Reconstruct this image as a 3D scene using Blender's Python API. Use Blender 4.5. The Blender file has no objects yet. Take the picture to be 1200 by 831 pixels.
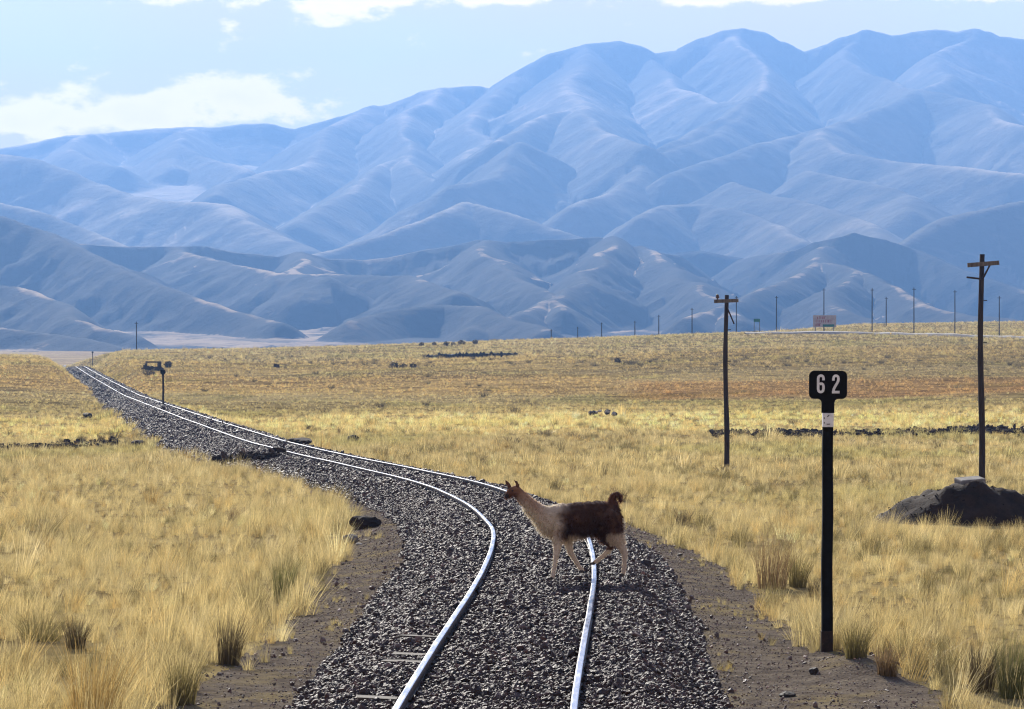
import bpy, bmesh, math, random
import numpy as np
from mathutils import Vector, Matrix, Euler

random.seed(7)
RNG = np.random.default_rng(7)
SC = bpy.context.scene
COL = SC.collection

# ------------------------------------------------------------------ camera, sky, sun, exposure
F, HOR, CX = 4000.0, 380.0, 600.0       # focal length in photo pixels (1200 wide), horizon row, centre column
CZ = 3.15                               # camera height above the near rail
cam = bpy.data.cameras.new('camera')
cam.sensor_width = 36.0
cam.lens = 36.0 * F / 1200.0
cam.clip_start, cam.clip_end = 0.5, 40000.0
camo = bpy.data.objects.new('camera', cam)
COL.objects.link(camo)
camo.location = (0, 0, CZ)
camo.rotation_euler = (math.radians(90) - math.atan((415.5 - HOR) / F), 0, 0)
SC.camera = camo

SUN_AZ, SUN_EL = math.radians(-14), math.radians(27)     # azimuth from the view axis, left is negative
SUN_DIR = Vector((math.sin(SUN_AZ) * math.cos(SUN_EL), math.cos(SUN_AZ) * math.cos(SUN_EL), math.sin(SUN_EL)))
sl = bpy.data.lights.new('sun', 'SUN')
sl.energy, sl.angle, sl.color = 5.0, math.radians(0.53), (1.0, 0.94, 0.84)
so = bpy.data.objects.new('sun', sl)
COL.objects.link(so)
so.location = (-200, 500, 400)
so.rotation_euler = SUN_DIR.to_track_quat('Z', 'Y').to_euler()

SC.view_settings.view_transform = 'Standard'
SC.view_settings.look = 'None'
SC.view_settings.exposure = 0.68
SC.view_settings.gamma = 1.0
SC.view_settings.use_curve_mapping = False
SC.cycles.use_denoising = True
SC.cycles.filter_width = 1.2
SC.cycles.max_bounces = 6
SC.cycles.diffuse_bounces = 3
SC.cycles.volume_bounces = 0
SC.cycles.transparent_max_bounces = 6


def nd(nt, kind, **kw):
    n = nt.nodes.new(kind)
    for k, v in kw.items():
        if k.startswith('i_'):
            key = k[2:]
            key = int(key) if key.isdigit() else key
            n.inputs[key].default_value = v
        else:
            setattr(n, k, v)
    return n


def math_n(nt, op, a, b=None, c=None, clamp=False):
    n = nt.nodes.new('ShaderNodeMath')
    n.operation = op
    n.use_clamp = clamp
    for i, v in enumerate((a, b, c)):
        if v is None:
            continue
        if isinstance(v, (int, float)):
            n.inputs[i].default_value = v
        else:
            nt.links.new(v, n.inputs[i])
    return n.outputs[0]


def ramp(nt, fac, stops):
    r = nd(nt, 'ShaderNodeValToRGB')
    el = r.color_ramp.elements
    while len(el) < len(stops): el.new(0.5)
    for e, (p, c) in zip(el, stops):
        e.position, e.color = p, (*c, 1)
    nt.links.new(fac, r.inputs[0])
    return r.outputs[0]


def build_world():
    w = bpy.data.worlds.new('World')
    SC.world = w
    w.use_nodes = True
    nt = w.node_tree
    nt.nodes.clear()
    out = nd(nt, 'ShaderNodeOutputWorld')
    bg = nd(nt, 'ShaderNodeBackground')
    bg.inputs['Strength'].default_value = 0.11
    sky = nd(nt, 'ShaderNodeTexSky', sky_type='NISHITA', sun_disc=False)
    sky.sun_elevation, sky.sun_rotation = SUN_EL, SUN_AZ
    sky.altitude = 3800
    sky.air_density, sky.dust_density, sky.ozone_density = 1.0, 0.6, 1.0
    tc = nd(nt, 'ShaderNodeTexCoord')
    sep = nd(nt, 'ShaderNodeSeparateXYZ')
    nt.links.new(tc.outputs['Generated'], sep.inputs[0])
    x, y, z = sep.outputs
    az = math_n(nt, 'ARCTAN2', x, y)
    el = math_n(nt, 'ARCSINE', z)
    comb = nd(nt, 'ShaderNodeCombineXYZ')
    nt.links.new(az, comb.inputs[0])
    nt.links.new(math_n(nt, 'MULTIPLY', el, 1.9), comb.inputs[1])
    no = nd(nt, 'ShaderNodeTexNoise', i_Scale=52.0, i_Detail=9.0, i_Roughness=0.6)
    nt.links.new(comb.outputs[0], no.inputs['Vector'])
    no2 = nd(nt, 'ShaderNodeTexNoise', i_Scale=7.0, i_Detail=3.0, i_Roughness=0.5)
    nt.links.new(comb.outputs[0], no2.inputs['Vector'])

    def blob(px, py, wx, wy, amp):
        a = math_n(nt, 'MULTIPLY', math_n(nt, 'SUBTRACT', az, (px - CX) / F), F / wx)
        e = math_n(nt, 'MULTIPLY', math_n(nt, 'SUBTRACT', el, (HOR - py) / F), F / wy)
        r = math_n(nt, 'ADD', math_n(nt, 'MULTIPLY', a, a), math_n(nt, 'MULTIPLY', e, e))
        g = math_n(nt, 'EXPONENT', math_n(nt, 'MULTIPLY', r, -1.0))
        return math_n(nt, 'MULTIPLY', g, amp)
    tot = None
    # cumulus banks standing over the range (cloud centres in sky angles)
    for b in ((40, 148, 120, 24, .62), (170, 136, 110, 24, .62), (255, 98, 60, 22, .55), (310, 118, 70, 26, .5), (350, 142, 60, 10, .35), (490, 96, 34, 9, .34),
              (385, 0, 115, 20, .8), (215, -4, 50, 14, .7), (378, 26, 30, 14, .36), (470, 4, 50, 8, .3), (790, -3, 110, 11, .72), (960, -4, 110, 12, .7),
              (1170, -3, 60, 11, .6), (600, 0, 60, 9, .5), (-120, 120, 160, 50, .5), (1330, 30, 120, 40, .35)):
        g = blob(*b)
        tot = g if tot is None else math_n(nt, 'ADD', tot, g)
    # general broken cloud over the rest of the sky
    wide = math_n(nt, 'MULTIPLY', math_n(nt, 'SUBTRACT', no2.outputs[0], 0.56), 1.6)
    high = nd(nt, 'ShaderNodeMapRange', i_1=0.095, i_2=0.2)
    nt.links.new(el, high.inputs[0])
    wide = math_n(nt, 'MULTIPLY', math_n(nt, 'MAXIMUM', wide, 0.0), high.outputs[0])
    dens = math_n(nt, 'ADD', math_n(nt, 'ADD', tot, wide), math_n(nt, 'MULTIPLY', math_n(nt, 'SUBTRACT', no.outputs[0], 0.5), 2.3))
    mr = nd(nt, 'ShaderNodeMapRange', interpolation_type='SMOOTHSTEP', i_1=0.26, i_2=0.62)
    nt.links.new(dens, mr.inputs[0])
    mix = nd(nt, 'ShaderNodeMix', data_type='RGBA')
    nt.links.new(mr.outputs[0], mix.inputs[0])
    # thin high veil, thickest where one looks through it lengthwise
    veil = nd(nt, 'ShaderNodeMapRange', i_1=0.0, i_2=0.55, i_3=0.95, i_4=0.04)
    nt.links.new(el, veil.inputs[0])
    vf = math_n(nt, 'MULTIPLY', veil.outputs[0], math_n(nt, 'ADD', math_n(nt, 'MULTIPLY', no2.outputs[0], 0.9), 0.5))
    vm = nd(nt, 'ShaderNodeMix', data_type='RGBA')
    nt.links.new(vf, vm.inputs[0])
    nt.links.new(sky.outputs[0], vm.inputs[6])
    vm.inputs[7].default_value = (6.9, 4.8, 4.1, 1)
    nt.links.new(vm.outputs[2], mix.inputs[6])
    body = nd(nt, 'ShaderNodeMapRange', i_1=0.4, i_2=1.1, i_3=0.0, i_4=1.0)
    nt.links.new(dens, body.inputs[0])
    nt.links.new(ramp(nt, body.outputs[0], [(0.0, (12.6, 9.4, 8.2)), (1.0, (11.2, 8.3, 7.2))]), mix.inputs[7])
    nt.links.new(mix.outputs[2], bg.inputs[0])
    nt.links.new(bg.outputs[0], out.inputs[0])


build_world()

# ------------------------------------------------------------------ numeric helpers


def hash2(ix, iy, seed):
    h = (ix.astype(np.int64) * 374761393 + iy.astype(np.int64) * 668265263 + seed * 982451653) & 0xFFFFFFFF
    h = ((h ^ (h >> 13)) * 1274126177) & 0xFFFFFFFF
    h = (h ^ (h >> 16)) & 0xFFFFFFFF
    return h.astype(np.float64) / 4294967295.0


def vnoise(x, y, seed=0):
    ix, iy = np.floor(x), np.floor(y)
    fx, fy = x - ix, y - iy
    fx, fy = fx * fx * fx * (fx * (fx * 6 - 15) + 10), fy * fy * fy * (fy * (fy * 6 - 15) + 10)
    a, b = hash2(ix, iy, seed), hash2(ix + 1, iy, seed)
    c, d = hash2(ix, iy + 1, seed), hash2(ix + 1, iy + 1, seed)
    return (a + (b - a) * fx) * (1 - fy) + (c + (d - c) * fx) * fy


def fbm(x, y, octaves=4, seed=0, gain=0.5):
    x, y = np.asarray(x, float), np.asarray(y, float)
    s, amp, tot = 0.0, 1.0, 0.0
    for o in range(octaves):
        s = s + amp * (vnoise(x * 0.8 - y * 0.6 + 17.3 * o, x * 0.6 + y * 0.8 - 9.1 * o, seed + o) * 2 - 1)
        tot += amp
        amp *= gain
        x, y = x * 2.03, y * 2.03
    return s / tot


def ridged(x, y, octaves=5, seed=0, gain=0.55):
    x, y = np.asarray(x, float), np.asarray(y, float)
    s, amp, tot, prev = 0.0, 1.0, 0.0, 1.0
    for o in range(octaves):
        n = 1 - np.abs(vnoise(x * 0.8 - y * 0.6 + 5.3 * o, x * 0.6 + y * 0.8 - 3.1 * o, seed + o) * 2 - 1)
        n = n * n
        s = s + amp * n * prev
        prev = n
        tot += amp
        amp *= gain
        x, y = x * 2.03, y * 2.03
    return s / tot


def sstep(a, b, x):
    t = np.clip((np.asarray(x, float) - a) / (b - a), 0, 1)
    return t * t * (3 - 2 * t)


# ------------------------------------------------------------------ terrain: track line, field, ballast
# left rail seen in the photograph: column, row, rail-top drop below the camera
TR = [(425, 900, 3.15), (462, 831, 3.15), (520, 740, 3.15), (560, 680, 3.18), (577, 642, 3.25), (580, 620, 3.33), (562, 600, 3.5), (541, 586, 3.62),
      (500, 566, 3.85), (400, 543, 4.2), (357, 534, 4.3), (290, 517, 4.55), (215, 490, 5.3), (145, 463, 6.7), (105, 440, 7.0), (88, 429, 7.0)]
_Y = np.array([F * d / (py - HOR) for px, py, d in TR])
_X = np.array([(px - CX) / F * yy for (px, py, d), yy in zip(TR, _Y)])
_D = np.array([d for *_, d in TR])
_Y = np.concatenate([[-60, 5], _Y, [720, 1300, 16000]])
_X = np.concatenate([[-4.9, -1.9], _X, [_X[-1] - 22, _X[-1] - 110, _X[-1] - 500]])
_D = np.concatenate([[3.15, 3.15], _D, [10.5, 17, 24]])
_ys = np.concatenate([np.arange(-60, 1300, 1.0), np.arange(1300, 16001, 100.0)])


def _smooth(v, n):
    k = np.hanning(n + 2)[1:-1]
    k /= k.sum()
    return np.convolve(np.pad(v, n // 2, mode='edge'), k, mode='valid')[:len(v)]


_xs, _ds = np.interp(_ys, _Y, _X), np.interp(_ys, _Y, _D)
_near = _ys < 1299
for n, y0, y1 in ((9, -60, 75), (25, 75, 1299)):
    m = (_ys >= y0) & (_ys < y1)
    sx, sd = _smooth(_xs[_near], n), _smooth(_ds[_near], n)
    wgt = np.zeros(len(_xs))
    wgt[m] = 1
    _x2, _d2 = _xs.copy(), _ds.copy()
    _x2[_near], _d2[_near] = sx, sd
    _xs, _ds = np.where(wgt > 0, _x2, _xs), np.where(wgt > 0, _d2, _ds)
_sl = np.gradient(_xs, _ys)
_cx = _xs + 0.728 * np.sqrt(1 + _sl ** 2)          # centre line lies half a gauge to the right of the left rail


def track_x(y): return np.interp(y, _ys, _cx)
def track_z(y): return CZ - np.interp(y, _ys, _ds)     # rail top
def track_slope(y): return np.interp(y, _ys, _sl)


UC = np.array([-300, 0, 150, 300, 450, 600, 900, 1200, 1500.])
ZR = np.array([-100, 25, 45, 75, 100, 140, 200, 300, 450, 600, 700, 900, 1200, 2400, 4000, 16000.])
DT = np.array([
    [3.5] * 9, [3.5] * 9, [3.72] * 9,
    [4.3, 4.3, 4.3, 4.3, 4.25, 4.2, 4.3, 4.35, 4.4],
    [4.6, 4.6, 4.6, 4.6, 4.7, 4.7, 4.75, 4.8, 4.8],
    [5.6, 5.6, 5.6, 5.5, 5.5, 5.5, 5.6, 5.6, 5.6],
    [6.8, 6.8, 6.8, 6.6, 6.4, 6.4, 6.4, 6.4, 6.4],
    [7.0, 7.2, 7.5, 7.4, 7.3, 7.2, 7.0, 6.8, 6.8],
    [4.7, 4.9, 6.0, 6.6, 6.3, 6.0, 5.5, 5.0, 4.6],
    [5.2, 5.6, 5.5, 5.6, 5.2, 4.6, 3.4, 2.4, 2.0],
    [6.5, 7.5, 5.4, 5.2, 4.5, 3.6, 1.75, 1.2, 0.9],
    [11, 12, 8.6, 7.2, 6.1, 4.9, 2.5, 1.0, 0.7],
    [17, 18, 17, 16, 15, 13, 8, 7, 7],
    [19] * 9, [20] * 9, [24] * 9])


_extra = 0.667 * DT[:, 6] + 0.333 * DT[:, 7]
_extra[ZR == 700], _extra[ZR == 900] = 1.55, 0.1
DT[ZR == 900, 7:] = -0.6
DT[ZR == 700, 7:] = 1.3
DT = np.insert(DT, 7, _extra, axis=1)
UC = np.insert(UC, 7, 1000.)


def field_d(u, y):
    px = np.clip(CX + u * F, UC[0], UC[-1])
    lz = np.interp(y, ZR, np.arange(len(ZR)))
    lu = np.interp(px, UC, np.arange(len(UC)))
    i, j = np.clip(np.floor(lz).astype(int), 0, len(ZR) - 2), np.clip(np.floor(lu).astype(int), 0, len(UC) - 2)
    a, b = lz - i, lu - j

    def g(ii, jj): return DT[np.clip(ii, 0, len(ZR) - 1), np.clip(jj, 0, len(UC) - 1)]

    def row(ii):
        return g(ii, j) * (1 - b) + g(ii, j + 1) * b

    def cat(p0, p1, p2, p3, t):
        return 0.5 * (2 * p1 + (p2 - p0) * t + (2 * p0 - 5 * p1 + 4 * p2 - p3) * t * t + (3 * p1 - p0 - 3 * p2 + p3) * t ** 3)
    c = cat(row(i - 1), row(i), row(i + 1), row(i + 2), a)
    l = row(i) * (1 - a) + row(i + 1) * a
    return 0.5 * c + 0.5 * l


def ballast_edges(y):
    """left and right limit of the loose stone, distance from the centre line"""
    l = np.interp(y, [20, 28, 45, 70, 110, 160, 260, 400, 600], [1.85, 1.85, 2.1, 2.1, 2.7, 3.3, 3.2, 2.8, 2.6])
    r = np.interp(y, [20, 28, 45, 70, 110, 160, 400, 600], [2.1, 2.1, 1.85, 1.85, 1.9, 2.0, 2.1, 2.1])
    l = l + 0.13 * fbm(y * 0.9, y * 0 + 3.3, 3, 11)
    r = r + 0.13 * fbm(y * 0.9, y * 0 + 8.1, 3, 12)
    return l, r


def path_edges(y):
    l = np.interp(y, [20, 28, 36, 50, 70, 95, 160, 600], [2.95, 2.95, 3.05, 3.4, 3.0, 2.85, 3.5, 3.0])
    r = np.interp(y, [20, 30, 33, 35.5, 37.5, 45, 60, 80, 160, 600], [4.5, 4.4, 4.3, 3.8, 3.2, 3.0, 2.8, 2.4, 2.2, 2.2])
    bl, br = ballast_edges(y)
    l = l + 0.22 * fbm(y * 0.55, y * 0 + 1.7, 3, 21)
    r = r + 0.22 * fbm(y * 0.55, y * 0 + 5.9, 3, 22)
    return np.maximum(l, bl + 0.12), np.maximum(r, br + 0.12)


def height(x, y):
    x, y = np.asarray(x, float), np.asarray(y, float)
    yy = np.maximum(y, 12.0)
    zf = CZ - field_d(x / yy, y)
    far = sstep(60, 300, y)
    zf = zf + (0.05 + 0.22 * far) * fbm(x * 0.12, y * 0.10, 3, 31) * sstep(1000, 700, y) + 0.05 * fbm(x * 0.8, y * 0.8, 3, 32) * sstep(200, 90, y)
    zt = track_z(y)
    d = x - track_x(y)
    ad = np.abs(d)
    bed = zt - 0.12 - 0.30 * sstep(1.15, 2.05, ad) - 0.05 * sstep(2.0, 3.2, ad)
    diff = np.abs(zf - (zt - 0.47))
    w = 1.1 + 1.7 * diff
    t = sstep(2.05, 2.05 + w, ad)
    h = bed * (1 - t) + zf * t
    # low spoil heap beside the kilometre post and the tipped earth around it
    h = h + 0.16 * np.exp(-(((x - 3.62) / 0.42) ** 2 + ((y - 35.2) / 1.3) ** 2))
    return h


def project(x, y, z):
    return CX + x / y * F, HOR + (CZ - z) / y * F


_scan = np.concatenate([np.arange(22, 120, 0.05), np.arange(120, 1200, 0.5)])


def ground_hit(px, py):
    """the ground point a line of sight meets first"""
    xs = (px - CX) / F * _scan
    hs = height(xs, _scan)
    rows = HOR + (CZ - hs) / _scan * F
    k = np.argmax(rows <= py)
    if rows[k] > py:
        k = int(np.argmin(rows))
    return float(xs[k]), float(_scan[k]), float(hs[k])


# ------------------------------------------------------------------ object helpers


def tag(o, label=None, cat=None, group=None, kind=None):
    if label: o['label'] = label
    if cat: o['category'] = cat
    if group: o['group'] = group
    if kind: o['kind'] = kind
    return o


def empty(name, loc=(0, 0, 0), rot=(0, 0, 0)):
    o = bpy.data.objects.new(name, None)
    o.empty_display_size = 0.2
    o.location, o.rotation_euler = loc, rot
    COL.objects.link(o)
    return o


def link_mesh(name, me, mat=None, parent=None, loc=None):
    o = bpy.data.objects.new(name, me)
    COL.objects.link(o)
    if mat is not None and len(me.materials) == 0:
        me.materials.append(mat)
    if parent is not None:
        o.parent = parent
    if loc is not None:
        o.location = loc
    return o


def np_mesh(name, verts, faces, smooth=True):
    """verts (n,3), faces (m,k) array"""
    me = bpy.data.meshes.new(name)
    verts = np.asarray(verts, np.float32)
    faces = np.asarray(faces, np.int32)
    n, k = faces.shape
    me.vertices.add(len(verts))
    me.vertices.foreach_set('co', verts.ravel())
    me.loops.add(n * k)
    me.loops.foreach_set('vertex_index', faces.ravel())
    me.polygons.add(n)
    me.polygons.foreach_set('loop_start', np.arange(0, n * k, k, dtype=np.int32))
    me.polygons.foreach_set('use_smooth', np.full(n, smooth, dtype=bool))
    me.update(calc_edges=True)
    return me


def bm_mesh(name, bm, smooth=False):
    me = bpy.data.meshes.new(name)
    bm.to_mesh(me)
    bm.free()
    if smooth:
        for p in me.polygons: p.use_smooth = True
    return me


def b_box(bm, c, s, rot=None, bevel=0.0):
    r = bmesh.ops.create_cube(bm, size=1.0)
    vs = r['verts']
    bmesh.ops.scale(bm, vec=s, verts=vs)
    if bevel > 0:
        es = list({e for v in vs for e in v.link_edges})
        rb = bmesh.ops.bevel(bm, geom=es, offset=bevel, segments=2, affect='EDGES', profile=0.6)
        vs = list({v for f in rb['faces'] for v in f.verts} | {v for v in vs if v.is_valid})
    if rot is not None:
        bmesh.ops.rotate(bm, cent=(0, 0, 0), matrix=Euler(rot).to_matrix(), verts=vs)
    bmesh.ops.translate(bm, vec=c, verts=vs)
    return vs


def b_tube(bm, pts, radii, seg=10, cap=True):
    rings = []
    n = len(pts)
    pts = [Vector(p) for p in pts]
    for i, p in enumerate(pts):
        t = (pts[min(i + 1, n - 1)] - pts[max(i - 1, 0)]).normalized()
        a = t.orthogonal().normalized() if abs(t.z) < 0.9 else Vector((1, 0, 0)).cross(t).normalized()
        b = t.cross(a)
        rings.append([bm.verts.new(p + radii[i] * (math.cos(2 * math.pi * k / seg) * a + math.sin(2 * math.pi * k / seg) * b)) for k in range(seg)])
    for i in range(n - 1):
        for k in range(seg):
            bm.faces.new((rings[i][k], rings[i][(k + 1) % seg], rings[i + 1][(k + 1) % seg], rings[i + 1][k]))
    if cap:
        bm.faces.new(rings[0][::-1])
        bm.faces.new(rings[-1])
    bmesh.ops.recalc_face_normals(bm, faces=bm.faces)


def b_rock(seed, sx, sy, sz, sub=2, rough=0.28):
    r = np.random.default_rng(seed)
    bm = bmesh.new()
    bmesh.ops.create_icosphere(bm, subdivisions=sub, radius=1.0)
    planes = [(Vector(r.normal(size=3)).normalized(), r.uniform(0.55, 0.9)) for _ in range(9)]
    for v in bm.verts:
        p = v.co.copy()
        for nn, dd in planes:
            k = p.dot(nn)
            if k > dd: p -= nn * (k - dd)
        p *= 1 + rough * 0.35 * (r.random() - 0.5)
        v.co = Vector((p.x * sx, p.y * sy, p.z * sz))
    return bm


# ------------------------------------------------------------------ materials


def mat_new(name):
    m = bpy.data.materials.new(name)
    m.use_nodes = True
    nt = m.node_tree
    return m, nt, nt.nodes['Principled BSDF']


def coords(nt, scale=(1, 1, 1)):
    g = nd(nt, 'ShaderNodeNewGeometry')
    mp = nd(nt, 'ShaderNodeMapping')
    mp.inputs['Scale'].default_value = scale
    nt.links.new(g.outputs['Position'], mp.inputs[0])
    return mp.outputs[0]


def obj_coords(nt, scale=(1, 1, 1)):
    g = nd(nt, 'ShaderNodeTexCoord')
    mp = nd(nt, 'ShaderNodeMapping')
    mp.inputs['Scale'].default_value = scale
    nt.links.new(g.outputs['Object'], mp.inputs[0])
    return mp.outputs[0]


def bump(nt, bsdf, h, strength=0.5, dist=0.02):
    b = nd(nt, 'ShaderNodeBump')
    b.inputs['Strength'].default_value = strength
    b.inputs['Distance'].default_value = dist
    nt.links.new(h, b.inputs['Height'])
    nt.links.new(b.outputs[0], bsdf.inputs['Normal'])


def noise_mat(name, stops, scale=4.0, detail=6, rough=0.85, bump_s=0.4, bump_d=0.02, vec_scale=(1, 1, 1), local=True, spec=0.3, metallic=0.0, nrough=0.6):
    m, nt, bs = mat_new(name)
    v = (obj_coords if local else coords)(nt, vec_scale)
    n = nd(nt, 'ShaderNodeTexNoise', i_Scale=scale, i_Detail=detail, i_Roughness=nrough)
    nt.links.new(v, n.inputs['Vector'])
    nt.links.new(ramp(nt, n.outputs[0], stops), bs.inputs['Base Color'])
    bs.inputs['Roughness'].default_value = rough
    bs.inputs['Specular IOR Level'].default_value = spec
    bs.inputs['Metallic'].default_value = metallic
    if bump_s > 0: bump(nt, bs, n.outputs[0], bump_s, bump_d)
    return m


M = {}
M['soil'] = None


def ground_mat():
    m, nt, bs = mat_new('dry_grass_ground')
    v = coords(nt)
    n1 = nd(nt, 'ShaderNodeTexNoise', i_Scale=0.35, i_Detail=7.0, i_Roughness=0.65)
    n2 = nd(nt, 'ShaderNodeTexNoise', i_Scale=0.02, i_Detail=4.0, i_Roughness=0.5)
    nt.links.new(v, n1.inputs['Vector'])
    nt.links.new(v, n2.inputs['Vector'])
    s = math_n(nt, 'ADD', math_n(nt, 'MULTIPLY', n1.outputs[0], 0.7), math_n(nt, 'MULTIPLY', n2.outputs[0], 0.3))
    c = ramp(nt, s, [(0.36, (0.08, 0.056, 0.026)), (0.47, (0.22, 0.165, 0.075)), (0.62, (0.38, 0.295, 0.135))])
    a = nd(nt, 'ShaderNodeAttribute', attribute_name='tint')
    mx = nd(nt, 'ShaderNodeMix', data_type='RGBA', blend_type='MULTIPLY')
    mx.inputs[0].default_value = 1.0
    nt.links.new(c, mx.inputs[6])
    nt.links.new(a.outputs['Color'], mx.inputs[7])
    nt.links.new(mx.outputs[2], bs.inputs['Base Color'])
    bs.inputs['Roughness'].default_value = 1.0
    bs.inputs['Specular IOR Level'].default_value = 0.0
    bump(nt, bs, n1.outputs[0], 0.8, 0.15)
    return m


M['ground'] = ground_mat()
def dirt_mat():
    m, nt, bs = mat_new('dirt_path')
    v = coords(nt)
    n1 = nd(nt, 'ShaderNodeTexNoise', i_Scale=3.0, i_Detail=11.0, i_Roughness=0.75)
    n2 = nd(nt, 'ShaderNodeTexNoise', i_Scale=1.1, i_Detail=6.0, i_Roughness=0.65)
    n3 = nd(nt, 'ShaderNodeTexVoronoi', i_Scale=26.0)
    for n in (n1, n2, n3): nt.links.new(v, n.inputs['Vector'])
    c = ramp(nt, n1.outputs[0], [(0.33, (0.085, 0.068, 0.055)), (0.5, (0.175, 0.143, 0.112)), (0.68, (0.27, 0.225, 0.165))])
    # withered grass mat in patches
    k = nd(nt, 'ShaderNodeMapRange', i_1=0.50, i_2=0.66, i_3=0.0, i_4=0.8)
    nt.links.new(n2.outputs[0], k.inputs[0])
    mx = nd(nt, 'ShaderNodeMix', data_type='RGBA')
    nt.links.new(k.outputs[0], mx.inputs[0])
    nt.links.new(c, mx.inputs[6])
    mx.inputs[7].default_value = (0.30, 0.235, 0.12, 1)
    nt.links.new(mx.outputs[2], bs.inputs['Base Color'])
    bs.inputs['Roughness'].default_value = 1.0
    bs.inputs['Specular IOR Level'].default_value = 0.0
    h = math_n(nt, 'ADD', n1.outputs[0], math_n(nt, 'MULTIPLY', n3.outputs['Distance'], -0.35))
    bump(nt, bs, h, 1.0, 0.07)
    return m


M['dirt'] = dirt_mat()
M['bed'] = noise_mat('stone_bed', [(0.4, (0.022, 0.019, 0.02)), (0.6, (0.075, 0.064, 0.062))], 16, 4, 0.85, 1.0, 0.05, local=False)
M['soil'] = noise_mat('dark_soil', [(0.35, (0.012, 0.006, 0.003)), (0.65, (0.042, 0.023, 0.012))], 3, 9, 0.95, 1.0, 0.06, local=False, nrough=0.7)
M['creosote'] = noise_mat('creosoted_wood', [(0.3, (0.010, 0.007, 0.006)), (0.7, (0.05, 0.034, 0.025))], 3, 7, 0.85, 0.6, 0.01, (6, 6, 0.7))
M['grey_wood'] = noise_mat('weathered_wood', [(0.3, (0.06, 0.05, 0.042)), (0.7, (0.16, 0.135, 0.11))], 3, 7, 0.85, 0.5, 0.01, (6, 6, 0.7))
M['sleeper'] = noise_mat('sleeper_wood', [(0.3, (0.045, 0.036, 0.028)), (0.7, (0.19, 0.16, 0.125))], 6, 7, 0.8, 0.8, 0.012, (0.7, 9, 9))
M['black_paint'] = noise_mat('black_paint', [(0.3, (0.003, 0.0028, 0.0025)), (0.75, (0.009, 0.008, 0.007))], 12, 6, 0.7, 0.25, 0.004, spec=0.08)
M['white_paint'] = noise_mat('white_paint', [(0.3, (0.55, 0.55, 0.53)), (0.6, (0.78, 0.78, 0.75))], 14, 6, 0.6, 0.15, 0.003)
M['rust'] = noise_mat('rusty_foot', [(0.3, (0.010, 0.007, 0.005)), (0.7, (0.045, 0.024, 0.014))], 14, 6, 0.85, 0.4, 0.004)
M['concrete'] = noise_mat('concrete', [(0.3, (0.07, 0.06, 0.055)), (0.7, (0.30, 0.28, 0.25))], 5, 8, 0.85, 0.5, 0.02)
M['rock'] = noise_mat('grey_rock', [(0.35, (0.06, 0.052, 0.046)), (0.65, (0.2, 0.175, 0.15))], 5, 8, 0.75, 0.6, 0.02)
M['dark_rock'] = noise_mat('dark_rock', [(0.35, (0.010, 0.008, 0.007)), (0.65, (0.045, 0.034, 0.027))], 5, 8, 0.8, 0.8, 0.03)
M['pale_rock'] = noise_mat('pale_rock', [(0.35, (0.16, 0.14, 0.12)), (0.65, (0.4, 0.36, 0.3))], 5, 8, 0.75, 0.6, 0.02)
M['road'] = noise_mat('pale_gravel_road', [(0.3, (0.26, 0.24, 0.21)), (0.7, (0.40, 0.37, 0.33))], 0.6, 6, 0.9, 0.3, 0.02, local=False)
M['board'] = noise_mat('faded_sign_board', [(0.3, (0.30, 0.25, 0.24)), (0.7, (0.46, 0.40, 0.37))], 1.2, 6, 0.7, 0.1, 0.01)
M['red_print'] = noise_mat('faded_red_print', [(0.3, (0.20, 0.05, 0.06)), (0.7, (0.33, 0.10, 0.10))], 2, 5, 0.7, 0, 0.01)
M['green_sign'] = noise_mat('green_sign', [(0.3, (0.01, 0.10, 0.06)), (0.7, (0.02, 0.16, 0.10))], 2, 5, 0.5, 0, 0.01)
M['adobe'] = noise_mat('adobe', [(0.3, (0.03, 0.023, 0.018)), (0.7, (0.09, 0.068, 0.05))], 2.5, 8, 0.95, 0.8, 0.05)
M['ceramic'] = noise_mat('brown_ceramic', [(0.3, (0.05, 0.028, 0.016)), (0.7, (0.1, 0.06, 0.035))], 8, 3, 0.3, 0, 0.01, spec=0.5)


def rail_mats():
    m, nt, bs = mat_new('worn_rail_head')
    v = coords(nt, (9, 1.1, 9))
    n = nd(nt, 'ShaderNodeTexNoise', i_Scale=1.6, i_Detail=6.0, i_Roughness=0.65)
    nt.links.new(v, n.inputs['Vector'])
    nt.links.new(ramp(nt, n.outputs[0], [(0.3, (0.48, 0.48, 0.48)), (0.7, (0.76, 0.75, 0.74))]), bs.inputs['Base Color'])
    bs.inputs['Metallic'].default_value = 1.0
    r = nd(nt, 'ShaderNodeMapRange', i_1=0.3, i_2=0.7, i_3=0.14, i_4=0.27)
    nt.links.new(n.outputs[0], r.inputs[0])
    nt.links.new(r.outputs[0], bs.inputs['Roughness'])
    bump(nt, bs, n.outputs[0], 0.12, 0.002)
    M['rail_top'] = m
    M['rail_side'] = noise_mat('rail_web_rust', [(0.3, (0.03, 0.024, 0.022)), (0.7, (0.10, 0.075, 0.06))], 7, 6, 0.6, 0.4, 0.004, local=False, spec=0.4)


rail_mats()


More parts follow.
